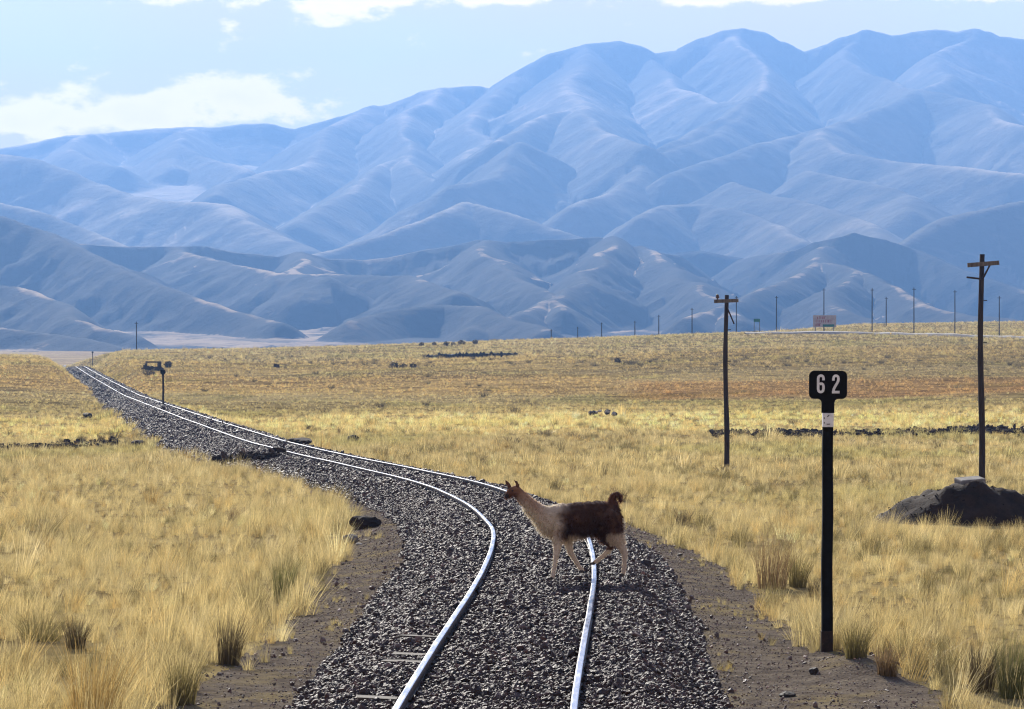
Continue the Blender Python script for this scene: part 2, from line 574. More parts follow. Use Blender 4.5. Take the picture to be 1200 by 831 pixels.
def stone_mat(name, rough, spec):
    m, nt, bs = mat_new(name)
    a = nd(nt, 'ShaderNodeAttribute', attribute_name='tint', attribute_type='INSTANCER')
    v = obj_coords(nt)
    n = nd(nt, 'ShaderNodeTexNoise', i_Scale=2.2, i_Detail=4.0, i_Roughness=0.6)
    nt.links.new(v, n.inputs['Vector'])
    k = nd(nt, 'ShaderNodeMapRange', i_1=0.3, i_2=0.7, i_3=0.65, i_4=1.3)
    nt.links.new(n.outputs[0], k.inputs[0])
    mx = nd(nt, 'ShaderNodeVectorMath', operation='SCALE')
    nt.links.new(a.outputs['Color'], mx.inputs[0])
    nt.links.new(k.outputs[0], mx.inputs['Scale'])
    nt.links.new(mx.outputs[0], bs.inputs['Base Color'])
    bs.inputs['Roughness'].default_value = rough
    bs.inputs['Specular IOR Level'].default_value = spec
    bump(nt, bs, n.outputs[0], 0.3, 0.1)
    return m


M['stone'] = stone_mat('crushed_stone', 0.55, 0.2)
M['clod'] = stone_mat('earth_clods', 0.95, 0.05)


def grass_mat(name, tint=None, trans=0.5):
    m, nt, bs = mat_new(name)
    nt.nodes.remove(bs)
    out = nt.nodes['Material Output']
    df = nd(nt, 'ShaderNodeBsdfDiffuse', i_Roughness=0.5)
    tr = nd(nt, 'ShaderNodeBsdfTranslucent')
    gl = nd(nt, 'ShaderNodeBsdfGlossy', i_Roughness=0.42)
    gl.inputs['Color'].default_value = (1, 0.95, 0.8, 1)
    if tint is None:
        a = nd(nt, 'ShaderNodeAttribute', attribute_name='tint', attribute_type='INSTANCER')
        src = a.outputs['Color']
    else:
        a = nd(nt, 'ShaderNodeRGB')
        a.outputs[0].default_value = (*tint, 1)
        src = a.outputs[0]
    b = nd(nt, 'ShaderNodeAttribute', attribute_name='shade')
    mx = nd(nt, 'ShaderNodeVectorMath', operation='SCALE')
    nt.links.new(src, mx.inputs[0])
    nt.links.new(b.outputs['Fac'], mx.inputs['Scale'])
    for s in (df, tr): nt.links.new(mx.outputs[0], s.inputs['Color'])
    m1 = nd(nt, 'ShaderNodeMixShader', i_0=trans)
    nt.links.new(df.outputs[0], m1.inputs[1])
    nt.links.new(tr.outputs[0], m1.inputs[2])
    m2 = nd(nt, 'ShaderNodeMixShader', i_0=0.04)
    nt.links.new(m1.outputs[0], m2.inputs[1])
    nt.links.new(gl.outputs[0], m2.inputs[2])
    nt.links.new(m2.outputs[0], out.inputs['Surface'])
    return m


M['grass'] = grass_mat('dry_grass')

# ------------------------------------------------------------------ ground sheets
GRASS_ZONES = None


def zone_tint(x, y):
    """local colour of the vegetation: different fields carry different plants (linear rgb multiplier on straw)"""
    u = CX + x / y * F
    wob = 14 * fbm(x * 0.03, y * 0.012, 3, 41)
    d = np.asarray(y, float) + wob * np.clip(y / 250, 0.2, 2)
    one = np.ones_like(d)
    c = np.stack([one, one, one], -1)

    def lay(w, col):
        nonlocal c
        w = w[..., None]
        c = c * (1 - w) + np.array(col) * w

    def band(a, b, s=12): return sstep(a - s, a + s, d) * sstep(b + s, b - s, d)
    right = sstep(690, 760, u)
    lay(band(196, 262), (1.36, 1.34, 1.24))                                 # bright yellow stand
    lay(band(268, 312), (1.0, 1.0, 0.9))                                 # grey-green pasture
    lay(band(318, 385) * right, (1.02, 0.80, 0.68))                         # reddish fallow field
    lay(band(345, 425) * (1 - 0.75 * right), (1.12, 1.02, 0.90))            # brownish stubble
    lay(band(440, 545), (0.98, 0.93, 0.82))                                 # shrubby strip
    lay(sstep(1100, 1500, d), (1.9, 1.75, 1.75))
    p = fbm(x * 0.022, y * 0.009, 4, 43)
    c = c * (1 + 0.16 * p)[..., None]
    q = sstep(0.1, 0.5, fbm(x * 0.09, y * 0.05, 3, 47))[..., None]
    c = c * (1 - q * np.array([0.10, 0.05, 0.16]))
    return c


rows = np.concatenate([np.linspace(-60, 18, 14), np.linspace(21, 75, 270), np.geomspace(75.6, 1250, 300)[0:], np.geomspace(1290, 13000, 50)])
NC, NO = 41, 64


def strip_columns(y):
    bl, br = ballast_edges(y)
    pl, pr = path_edges(y)
    n = len(y)
    edge_l = -(0.20 * np.maximum(y, 0) + 14) - np.minimum(track_x(y), 0) * 0
    xl, xr = -(0.21 * np.maximum(y, 0) + 16), (0.21 * np.maximum(y, 0) + 16)
    tx = track_x(y)
    t = np.linspace(0, 1, NO)
    left_out = -(pl[:, None]) + (xl - tx + pl)[:, None] * (t[None, ::-1] ** 1.7)
    s = np.linspace(0, 1, 9)
    left_path = -pl[:, None] + (pl - bl)[:, None] * s[None, 1:]
    mid = -bl[:, None] + (bl + br)[:, None] * np.linspace(0, 1, NC)[None, 1:]
    right_path = br[:, None] + (pr - br)[:, None] * s[None, 1:]
    right_out = pr[:, None] + (xr - tx - pr)[:, None] * (t[None, 1:] ** 1.7)
    d = np.concatenate([left_out, left_path, mid, right_path, right_out], 1)
    return tx[:, None] + d


gx = strip_columns(rows)
gy = np.repeat(rows[:, None], gx.shape[1], 1)
gz = height(gx, gy)
nr, nc = gx.shape
idx = np.arange(nr * nc).reshape(nr, nc)
i0 = NO - 1
i1, i2, i3 = i0 + 8, i0 + 8 + NC - 1, i0 + 8 + NC - 1 + 8


def sheet(name, c0, c1, r0, r1, mat, label=None):
    v = np.stack([gx, gy, gz], -1)[r0:r1 + 1, c0:c1 + 1]
    m, k = v.shape[:2]
    ii = np.arange(m * k).reshape(m, k)
    f = np.stack([ii[:-1, :-1], ii[:-1, 1:], ii[1:, 1:], ii[1:, :-1]], -1).reshape(-1, 4)
    me = np_mesh(name, v.reshape(-1, 3), f)
    at = me.attributes.new('tint', 'FLOAT_COLOR', 'POINT')
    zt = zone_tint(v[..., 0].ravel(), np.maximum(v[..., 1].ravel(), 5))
    at.data.foreach_set('color', np.concatenate([zt, np.ones((len(zt), 1))], 1).astype(np.float32).ravel())
    return tag(link_mesh(name, me, mat), kind='structure')


R_END = nr - 1
sheet('ground', 0, i0, 0, R_END, M['ground'])
sheet('ground', i3, nc - 1, 0, R_END, M['ground'])
sheet('dirt_path', i0, i1, 0, R_END, M['dirt'])
sheet('dirt_path', i2, i3, 0, R_END, M['dirt'])
sheet('track_bed', i1, i2, 0, R_END, M['bed'])

# ------------------------------------------------------------------ hills and mountains


def ridge_field(X, Y, ridges, warp, seed):
    wx = X + warp * fbm(X / (warp * 9), Y / (warp * 9), 3, seed) + warp * 0.16 * fbm(X / (warp * 2.2), Y / (warp * 2.2), 3, seed + 5)
    wy = Y + warp * 1.4 * fbm(X / (warp * 9), Y / (warp * 9), 3, seed + 9) + warp * 0.16 * fbm(X / (warp * 2.2), Y / (warp * 2.2), 3, seed + 15)
    H = np.full(X.shape, -1e9)
    Dm = np.full(X.shape, 1e9)
    Sa = np.zeros(X.shape)
    for ri, (pts, slope, L, exact) in enumerate(ridges):
        arc = ri * 5000.0
        slope, L = slope * (1.12 if exact else 0.98), L * 1.7
        P = np.array([((px - CX) / F * z, z, CZ + (HOR - py) / F * z) for px, py, z in pts])
        # finer points along the line, smooth
        for a, b in zip(P[:-1], P[1:]):
            ax, ay = (X, Y) if exact else (wx, wy)
            dx, dy = b[0] - a[0], b[1] - a[1]
            t = np.clip(((ax - a[0]) * dx + (ay - a[1]) * dy) / (dx * dx + dy * dy + 1e-9), 0, 1)
            qx, qy = a[0] + t * dx, a[1] + t * dy
            dist = np.hypot(ax - qx, ay - qy)
            if exact:
                dist = np.hypot(wx - X + ax - qx, wy - Y + ay - qy) * sstep(0, warp * 2.5, dist) + dist * (1 - sstep(0, warp * 2.5, dist))
            rnd = L * 0.035
            dd = np.sqrt(dist * dist + rnd * rnd) - rnd
            h = a[2] + t * (b[2] - a[2]) - slope * L * (1 - np.exp(-dd / L)) - 0.12 * dd
            ln = math.hypot(dx, dy)
            side = np.sign((ax - a[0]) * dy - (ay - a[1]) * dx)
            Sa = np.where(h > H, arc + t * ln + 1300.0 * side, Sa)
            Dm = np.where(h > H, dist, Dm)
            H = np.maximum(H, h)
            arc += ln
    return H, Dm, wx, wy, Sa


def mountain_mesh(name, ridges, y0, y1, ny, nx, base_fn, warp, seed, amp, wave, mat, usp=0.215, far=1.0, rough=2.2, gully=8.5):
    us = np.linspace(-usp, usp, nx)
    ys = np.geomspace(y0, y1, ny)
    Y, U = np.meshgrid(ys, us, indexing='ij')
    X = U * Y
    H, Dm, wx, wy, Sa = ridge_field(X, Y, ridges, warp, seed)
    B = base_fn(X, Y)
    k = warp * 0.25
    m = np.maximum(H, B)
    S = m + k * np.log(np.exp((H - m) / k) + np.exp((B - m) / k)) - k * np.log(2) * np.exp(-np.abs(H - B) / k)
    fade = sstep(0, wave * 0.5, Dm)
    rel = np.clip((S + 25) / (amp * 3.0), 0, 1)
    n = ridged(wx / wave, wy / (wave * 1.5), 6, seed + 30) - 0.35
    n2 = fbm(wx / (wave * 0.22), wy / (wave * 0.3), 4, seed + 60)
    S = S + rel * (amp * n * (0.12 + 0.88 * fade) + amp * 0.09 * n2 * (0.3 + 0.7 * fade) + rough * fbm(wx / (rough * 22), wy / (rough * 30), 4, seed + 80))
    # rain gullies running down the flanks from every crest
    flank0 = np.clip((H - B) / (amp * 1.6), 0, 1)
    gl = 0.0
    for q, (gw, ga, d0) in enumerate(((0.42 * wave, 1.9, 0.40), (0.19 * wave, 1.0, 0.22), (0.085 * wave, 0.5, 0.12))):
        wob = 0.45 * gw * fbm(wx / gw, wy / gw, 2, seed + 90 + q)
        g1 = ridged((Sa + wob) / gw, Dm / (gw * 3.2) + 7.7 * q, 2, seed + 95 + 3 * q) - 0.42
        gl = gl + ga * g1 * sstep(0.02 * wave, d0 * wave, Dm)
    flank = flank0
    S = S + gully * gl * flank
    S = S + 0.35 * gully * (ridged(wx / (0.16 * wave), wy / (0.2 * wave), 4, seed + 120) - 0.4) * (0.25 + 0.75 * fade)
    ii = np.arange(ny * nx).reshape(ny, nx)
    f = np.stack([ii[:-1, :-1], ii[:-1, 1:], ii[1:, 1:], ii[1:, :-1]], -1).reshape(-1, 4)
    sun_paint = np.maximum(0.62 * np.exp(-(Dm / (0.30 * wave)) ** 2), sstep(amp * 0.4, -amp * 0.4, H - B)) + 0.6 * sstep(0.25, 1.0, gl) * flank
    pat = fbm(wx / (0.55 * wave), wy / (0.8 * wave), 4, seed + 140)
    sun_paint = sun_paint * (0.15 + 0.95 * sstep(-0.30, 0.25, pat)) + 0.75 * sstep(0.08, 0.42, fbm(wx / (0.9 * wave) + 31, wy / (1.3 * wave), 5, seed + 150))  # crests, ribs and irregular patches toned pale as if sunlit
    me = np_mesh(name, np.stack([X * far, Y * far, CZ + (S - CZ) * far], -1).reshape(-1, 3), f)
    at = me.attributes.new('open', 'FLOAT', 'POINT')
    at.data.foreach_set('value', np.clip(sun_paint, 0, 1).astype(np.float32).ravel())
    return tag(link_mesh(name, me, mat), kind='structure')


def hill_mat(name, scale, stops, gain):
    m, nt, bs = mat_new(name)
    v = coords(nt)
    n1 = nd(nt, 'ShaderNodeTexNoise', i_Scale=scale, i_Detail=9.0, i_Roughness=0.62)
    n2 = nd(nt, 'ShaderNodeTexNoise', i_Scale=scale * 0.2, i_Detail=4.0, i_Roughness=0.55)
    for n in (n1, n2): nt.links.new(v, n.inputs['Vector'])
    # sun and shade painted over grass and scrub: pale crests, dark steep flanks
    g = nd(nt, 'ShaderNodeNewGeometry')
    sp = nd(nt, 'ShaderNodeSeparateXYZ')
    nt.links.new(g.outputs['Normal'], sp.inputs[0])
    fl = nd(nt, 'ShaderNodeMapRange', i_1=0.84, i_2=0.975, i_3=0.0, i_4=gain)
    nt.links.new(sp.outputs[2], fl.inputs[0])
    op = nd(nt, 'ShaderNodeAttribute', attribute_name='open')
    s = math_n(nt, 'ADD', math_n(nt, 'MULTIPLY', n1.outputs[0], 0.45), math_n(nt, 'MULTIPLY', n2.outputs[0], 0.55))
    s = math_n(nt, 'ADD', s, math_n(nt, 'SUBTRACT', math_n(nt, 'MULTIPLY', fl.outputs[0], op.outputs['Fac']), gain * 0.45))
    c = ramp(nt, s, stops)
    nt.links.new(c, bs.inputs['Base Color'])
    bs.inputs['Roughness'].default_value = 0.95
    bs.inputs['Specular IOR Level'].default_value = 0.05
    bump(nt, bs, n1.outputs[0], 0.6, 0.25 / scale)
    return m


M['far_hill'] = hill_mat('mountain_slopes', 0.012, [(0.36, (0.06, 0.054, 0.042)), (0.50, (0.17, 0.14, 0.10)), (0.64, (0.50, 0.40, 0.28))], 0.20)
M['near_hill'] = hill_mat('foothill_slopes', 0.03, [(0.41, (0.016, 0.016, 0.014)), (0.54, (0.042, 0.036, 0.026)), (0.68, (0.44, 0.31, 0.18))], 0.27)  # near-black end carries the painted shade of the steep flanks

zf = 9000
crest = [(-260, 190, zf), (-120, 176, zf), (0, 173, zf), (80, 158, zf), (150, 152, zf), (225, 147, zf), (260, 147, zf), (292, 144, zf), (318, 145, zf), (345, 151, zf), (400, 136, zf), (440, 124, zf), (455, 122, zf), (500, 106, zf),
         (518, 102, zf), (560, 101, zf), (582, 105, zf), (610, 86, zf), (632, 72, zf), (650, 63, zf), (690, 53, zf), (725, 50, zf), (748, 55, zf), (768, 63, zf), (800, 58, zf), (825, 44, zf), (850, 36, zf), (870, 34, zf), (890, 38, zf),
         (915, 49, zf), (942, 60, zf), (970, 51, zf), (990, 42, zf), (1015, 34, zf), (1045, 41, zf), (1070, 37, zf), (1095, 34, zf), (1120, 36, zf), (1142, 32, zf), (1165, 41, zf), (1200, 46, zf), (1300, 70, zf), (1460, 110, zf)]
FAR = [
    (crest, 0.55, 520, True),
    ([(-220, 165, 7300), (0, 182, 7000), (60, 190, 6900), (120, 214, 6700), (175, 230, 6500), (240, 237, 6300), (300, 241, 6200), (345, 262, 6000), (405, 292, 5700)], 0.62, 380, False),
    ([(-200, 200, 5900), (0, 231, 5700), (60, 246, 5600), (130, 270, 5400), (195, 292, 5200)], 0.6, 280, False),
    ([(230, 150, 9000), (236, 172, 8300), (225, 195, 7900)], 0.6, 260, False),
    ([(236, 172, 8300), (285, 200, 7700)], 0.55, 240, False),
    ([(110, 155, 9000), (90, 175, 8300), (150, 195, 7800)], 0.55, 300, False),
    ([(450, 123, 9000), (400, 165, 8200), (330, 200, 7500), (255, 228, 6900)], 0.6, 320, False),
    ([(520, 103, 9000), (500, 150, 8200), (470, 178, 7700), (440, 215, 7100), (395, 230, 6800), (370, 262, 6300)], 0.65, 330, False),
    ([(470, 178, 7700), (530, 215, 7000), (545, 245, 6500)], 0.6, 260, False),
    ([(380, 300, 5200), (430, 288, 5300), (480, 272, 5400), (540, 250, 5500), (580, 236, 5600), (640, 256, 5500), (700, 276, 5400)], 0.7, 260, False),
    ([(610, 86, 9000), (575, 150, 8000), (560, 190, 7300), (640, 215, 6800), (700, 235, 6400)], 0.65, 330, False),
    ([(690, 54, 9000), (672, 95, 8200), (665, 121, 7700), (700, 140, 7300), (738, 160, 6900), (800, 172, 6500)], 0.75, 300, False),
    ([(665, 121, 7700), (630, 148, 7300), (598, 168, 7000)], 0.7, 300, False),
    ([(650, 165, 6700), (620, 200, 6400), (560, 215, 6200)], 0.6, 250, False),
    ([(768, 64, 9000), (770, 100, 8300), (820, 118, 7800), (870, 112, 7700)], 0.6, 300, False),
    ([(870, 35, 9000), (880, 80, 8200), (865, 116, 7600), (830, 150, 7000), (812, 172, 6700)], 0.75, 300, False),
    ([(865, 116, 7600), (850, 155, 7000), (790, 205, 6300), (720, 240, 5900)], 0.65, 280, False),
    ([(1015, 35, 9000), (1000, 82, 8200), (1050, 106, 7700), (1000, 130, 7300), (950, 155, 6900), (895, 182, 6500), (830, 203, 6200)], 0.7, 330, False),
    ([(1142, 33, 9000), (1110, 85, 8200), (1050, 106, 7700)], 0.6, 300, False),
    ([(1050, 106, 7700), (1130, 120, 7400), (1200, 152, 7000), (1300, 190, 6600)], 0.65, 320, False),
    ([(970, 150, 6900), (1020, 178, 6500), (1100, 190, 6300), (1200, 205, 6000), (1300, 220, 5800)], 0.6, 280, False),
    ([(780, 255, 5500), (830, 238, 5700), (880, 236, 5700), (930, 262, 5400), (970, 285, 5100)], 0.6, 240, False),
    ([(900, 215, 6000), (960, 232, 5700), (1040, 262, 5300), (1060, 285, 5000)], 0.6, 240, False),
    ([(1000, 200, 6200), (1060, 225, 5800), (1090, 245, 5500)], 0.55, 240, False),
    ([(1080, 298, 4700), (1120, 280, 4800), (1160, 256, 4950), (1210, 245, 5000), (1300, 235, 5100)], 0.6, 240, False),
]


def far_base(X, Y):
    return -30 + 460 * sstep(4700, 9300, Y) - 900 * sstep(9000, 10600, Y)


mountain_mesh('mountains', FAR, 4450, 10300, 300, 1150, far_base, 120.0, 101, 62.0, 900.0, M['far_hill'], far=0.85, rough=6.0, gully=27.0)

zn = 3700
NEAR = [
    ([(-300, 215, 3500), (-120, 232, 3450), (0, 254, 3400), (50, 271, 3350), (110, 299, 3200), (150, 318, 3080), (190, 335, 2980), (240, 352, 2880), (300, 371, 2780), (330, 380, 2700)], 0.60, 150, True),
    ([(50, 271, 3350), (85, 283, zn), (150, 288, zn), (205, 288, zn), (240, 287, zn), (275, 293, zn), (325, 299, zn), (352, 294, zn), (385, 302, zn), (430, 304, zn), (470, 298, zn), (520, 288, zn), (560, 281, zn), (592, 284, zn),
      (650, 280, zn), (700, 277, zn), (738, 287, zn), (790, 299, zn)], 0.62, 150, True),
    ([(770, 300, 4100), (820, 293, 4100), (870, 303, 4100)], 0.6, 150, True),
    ([(870, 303, 3900), (930, 293, zn), (958, 282, zn), (1000, 271, zn), (1035, 281, zn), (1075, 293, zn), (1120, 312, 3600), (1170, 330, 3500), (1240, 350, 3400)], 0.62, 150, True),
    ([(1075, 296, 4250), (1110, 288, 4250), (1150, 282, 4250), (1200, 279, 4250), (1320, 270, 4250), (1450, 275, 4250)], 0.6, 170, True),
    ([(200, 289, zn), (240, 305, 3500), (300, 318, 3300), (360, 325, 3150)], 0.55, 130, False),
    ([(352, 295, zn), (330, 320, 3350), (400, 322, 3250), (450, 322, 3200), (520, 345, 2950)], 0.55, 120, False),
    ([(560, 282, zn), (545, 300, 3450), (575, 325, 3200), (620, 345, 3000), (660, 365, 2820)], 0.60, 130, False),
    ([(700, 278, zn), (685, 300, 3450), (660, 325, 3200), (635, 345, 3000), (605, 368, 2800), (560, 384, 2650)], 0.55, 150, False),
    ([(738, 288, zn), (770, 312, 3400), (790, 330, 3200), (850, 358, 2900), (900, 375, 2750)], 0.58, 140, False),
    ([(955, 286, zn), (950, 305, 3400), (1000, 316, 3250), (1060, 338, 3050), (1120, 358, 2880), (1180, 372, 2750), (1260, 388, 2600)], 0.6, 150, False),
    ([(950, 305, 3400), (900, 330, 3150), (870, 350, 2950), (840, 372, 2750)], 0.58, 140, False),
    ([(1000, 316, 3250), (980, 340, 3000), (1010, 360, 2800), (1050, 378, 2650)], 0.55, 120, False),
    ([(-100, 318, 2900), (0, 337, 2850), (45, 350, 2780), (80, 360, 2720), (120, 384, 2580), (160, 398, 2500)], 0.6, 110, False),
    ([(400, 378, 2650), (440, 366, 2720), (505, 355, 2780), (560, 360, 2740), (610, 376, 2650), (660, 388, 2580)], 0.6, 120, False),
    ([(0, 385, 2520), (60, 392, 2480), (140, 408, 2350)], 0.4, 60, False),
]


def near_base(X, Y):
    return -17.5 + 15 * sstep(2250, 3050, Y) + 9 * sstep(3050, 3700, Y) - 78 * sstep(4100, 4600, Y)


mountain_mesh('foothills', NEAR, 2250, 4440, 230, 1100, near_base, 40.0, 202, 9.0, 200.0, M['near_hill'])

# ------------------------------------------------------------------ scattered stuff through geometry nodes


def instancer(name, variants, pos, rot, scl, var, tint, mat, shade=None):
    """one stuff object: the variants and the points share a mesh, the node group puts a variant on every point"""
    vs, fs, vid, off, shd = [], [], [], 0, []
    for k, (v, f, s) in enumerate(variants):
        vs.append(np.asarray(v, float))
        fs.append(np.asarray(f, int) + off)
        vid.append(np.full(len(f), k))
        shd.append(s)
        off += len(v)
    nv = off
    allv = np.concatenate(vs + [pos])
    fs, vid = np.concatenate(fs), np.concatenate(vid)
    me = np_mesh(name, allv, fs, smooth=False)
    n = len(allv)

    def put(nm, typ, dom, data, key):
        a = me.attributes.new(nm, typ, dom)
        a.data.foreach_set(key, np.ascontiguousarray(data).ravel())
    pad = lambda a, w: np.concatenate([np.zeros((nv, w)), np.asarray(a, float).reshape(-1, w)]).astype(np.float32)
    put('pt', 'FLOAT', 'POINT', np.concatenate([np.zeros(nv), np.ones(n - nv)]).astype(np.float32), 'value')
    put('rot', 'FLOAT_VECTOR', 'POINT', pad(rot, 3), 'vector')
    put('scl', 'FLOAT_VECTOR', 'POINT', pad(scl, 3), 'vector')
    put('tint', 'FLOAT_VECTOR', 'POINT', pad(tint, 3), 'vector')
    put('var', 'INT', 'POINT', np.concatenate([np.zeros(nv), var]).astype(np.int32), 'value')
    put('vid', 'INT', 'FACE', vid.astype(np.int32), 'value')
    put('shade', 'FLOAT', 'POINT', np.concatenate(shd + [np.ones(n - nv)]).astype(np.float32), 'value')
    o = link_mesh(name, me, mat)
    ng = bpy.data.node_groups.new(name + '_scatter', 'GeometryNodeTree')
    ng.interface.new_socket('Geometry', in_out='INPUT', socket_type='NodeSocketGeometry')
    ng.interface.new_socket('Geometry', in_out='OUTPUT', socket_type='NodeSocketGeometry')
    gi, go = ng.nodes.new('NodeGroupInput'), ng.nodes.new('NodeGroupOutput')

    def attr(nm, t):
        a = ng.nodes.new('GeometryNodeInputNamedAttribute')
        a.data_type = t
        a.inputs['Name'].default_value = nm
        return next(s for s in a.outputs if s.enabled and s.name == 'Attribute')
    cmp = ng.nodes.new('FunctionNodeCompare')
    cmp.data_type, cmp.operation = 'FLOAT', 'GREATER_THAN'
    ng.links.new(attr('pt', 'FLOAT'), cmp.inputs[0])
    cmp.inputs[1].default_value = 0.5
    sp = ng.nodes.new('GeometryNodeSeparateGeometry')
    sp.domain = 'POINT'
    ng.links.new(gi.outputs[0], sp.inputs[0])
    ng.links.new(cmp.outputs[0], sp.inputs['Selection'])
    st = ng.nodes.new('GeometryNodeSplitToInstances')
    st.domain = 'FACE'
    ng.links.new(sp.outputs[1], st.inputs[0])
    ng.links.new(attr('vid', 'INT'), st.inputs['Group ID'])
    iop = ng.nodes.new('GeometryNodeInstanceOnPoints')
    ng.links.new(sp.outputs[0], iop.inputs['Points'])
    ng.links.new(st.outputs[0], iop.inputs['Instance'])
    iop.inputs['Pick Instance'].default_value = True
    ng.links.new(attr('var', 'INT'), iop.inputs['Instance Index'])
    e2r = ng.nodes.new('FunctionNodeEulerToRotation')
    ng.links.new(attr('rot', 'FLOAT_VECTOR'), e2r.inputs[0])
    ng.links.new(e2r.outputs[0], iop.inputs['Rotation'])
    ng.links.new(attr('scl', 'FLOAT_VECTOR'), iop.inputs['Scale'])
    ng.links.new(iop.outputs[0], go.inputs[0])
    md = o.modifiers.new('scatter', 'NODES')
    md.node_group = ng
    return o


def blades(n, r_root, h, spread, width, seed, lean=(0.0, 0.0), curve=0.5, seg=2):
    """a clump of curved blades -> verts, tri/quads as quads, per-vertex shade"""
    r = np.random.default_rng(seed)
    a = r.uniform(0, 2 * np.pi, n)
    rr = r_root * np.sqrt(r.random(n))
    bx, by = rr * np.cos(a), rr * np.sin(a)
    hh = h * r.uniform(0.55, 1.08, n)
    out = spread * (0.25 + 0.75 * rr / max(r_root, 1e-6)) * r.uniform(0.3, 1.2, n)
    a2 = a + r.normal(0, 0.5, n)
    dx, dy = np.cos(a2) * out + lean[0] * r.uniform(0.4, 1.3, n), np.sin(a2) * out + lean[1] * r.uniform(0.4, 1.3, n)
    fa = r.uniform(0, np.pi, n)
    sx, sy = np.cos(fa) * width * 0.5, np.sin(fa) * width * 0.5
    V = np.zeros((n, seg + 1, 2, 3))
    for k in range(seg + 1):
        t = k / seg
        bend = t ** (1.0 + curve)
        cx, cy = bx + dx * bend * hh, by + dy * bend * hh
        cz = hh * (t - 0.12 * bend * np.hypot(dx, dy))
        wk = (1 - 0.75 * t)
        for j, sg in enumerate((-1, 1)):
            V[:, k, j, 0], V[:, k, j, 1], V[:, k, j, 2] = cx + sg * sx * wk, cy + sg * sy * wk, cz - 0.02 * (k == 0)
    V = V.reshape(n * (seg + 1) * 2, 3)
    f = []
    for k in range(seg):
        b0 = np.arange(n) * (seg + 1) * 2 + k * 2
        f.append(np.stack([b0, b0 + 1, b0 + 3, b0 + 2], 1))
    sh = np.repeat(np.clip(r.lognormal(0, 0.3, n), 0.45, 1.7), (seg + 1) * 2)
    return V, np.concatenate(f), sh


def ico_variants(n, seed):
    out = []
    for k in range(n):
        bm = b_rock(seed + k, 1, RNG.uniform(0.65, 0.95), RNG.uniform(0.42, 0.8), sub=1, rough=0.8)
        bm.verts.ensure_lookup_table()
        v = np.array([x.co[:] for x in bm.verts])
        f = np.array([[x.index for x in fc.verts] for fc in bm.faces])
        bm.free()
        f = np.concatenate([f, f[:, 2:3]], 1)[:, :3]
        out.append((v, f, np.ones(len(v))))
    return out


SHOWN_SLEEPERS = (6, 11, 12, 15)     # sleepers whose left end lies bare


def scatter_stones():
    P, S, T = [], [], []

    def add(y0, y1, dens, size, kind):
        ys = np.arange(y0, y1, 0.5)
        for y in ys:
            bl, br = (float(q) for q in ballast_edges(np.array([y]))[0:2]) if False else [float(q[0]) for q in ballast_edges(np.array([y]))]
            if kind == 'bed':
                a, b = -bl - 0.05, br + 0.05
                n = RNG.poisson(dens * 0.5 * (b - a))
                d = RNG.uniform(a, b, n)
            else:
                pl, pr = [float(q[0]) for q in path_edges(np.array([y]))]
                n = RNG.poisson(dens * 0.5 * (pl + pr - bl - br + 0.6))
                side = RNG.random(n) < (pl - bl + .3) / (pl + pr - bl - br + .6)
                t = RNG.random(n) ** 1.7
                d = np.where(side, -bl - t * (pl - bl + .3), br + t * (pr - br + .3))
            yy = y + RNG.random(n) * 0.5
            xx = track_x(yy) + d
            keep = np.abs(np.abs(d) - 0.728) > 0.05
            for q in SHOWN_SLEEPERS:
                keep &= ~((np.abs(yy - (25.6 + 0.66 * q)) < 0.15) & (d < -0.74) & (d > -1.26) & (RNG.random(n) < 0.93))
            xx, yy = xx[keep], yy[keep]
            n = len(xx)
            s = size * RNG.lognormal(0, 0.28, n)
            z = height(xx, yy) + s * RNG.uniform(0.0, 0.8, n)
            P.append(np.stack([xx, yy, z], 1))
            S.append(s)
            base = np.array([0.068, 0.047, 0.040]) * (1.0 if kind == 'bed' else 2.0)
            c = base * RNG.lognormal(0, 0.46, n)[:, None]
            warm = RNG.random(n)[:, None]
            c = c * (1 + (warm < 0.2) * np.array([0.25, 0.02, -0.12]) + (warm > 0.93) * np.array([0.8, 0.75, 0.65]))
            T.append(c)
    add(24, 48, 880, 0.0245, 'bed')
    add(48, 80, 560, 0.028, 'bed')
    add(80, 150, 230, 0.038, 'bed')
    add(150, 330, 60, 0.055, 'bed')
    add(330, 600, 22, 0.07, 'bed')
    add(24, 60, 170, 0.009, 'path')
    add(60, 90, 70, 0.012, 'path')
    add(24, 90, 4, 0.024, 'path')
    add(90, 300, 5, 0.05, 'path')
    P, S, T = np.concatenate(P), np.concatenate(S), np.concatenate(T)
    n = len(P)
    rot = np.stack([RNG.normal(0, 0.6, n), RNG.normal(0, 0.6, n), RNG.uniform(0, 6.28, n)], 1)
    o = instancer('ballast_stone', ico_variants(9, 50), P, rot, np.stack([S, S, S], 1) * RNG.uniform(0.75, 1.35, (n, 3)), RNG.integers(0, 9, n), T, M['stone'])
    return tag(o, 'dark crushed stone ballast heaped along the curving railway track', 'ballast', kind='stuff')


scatter_stones()


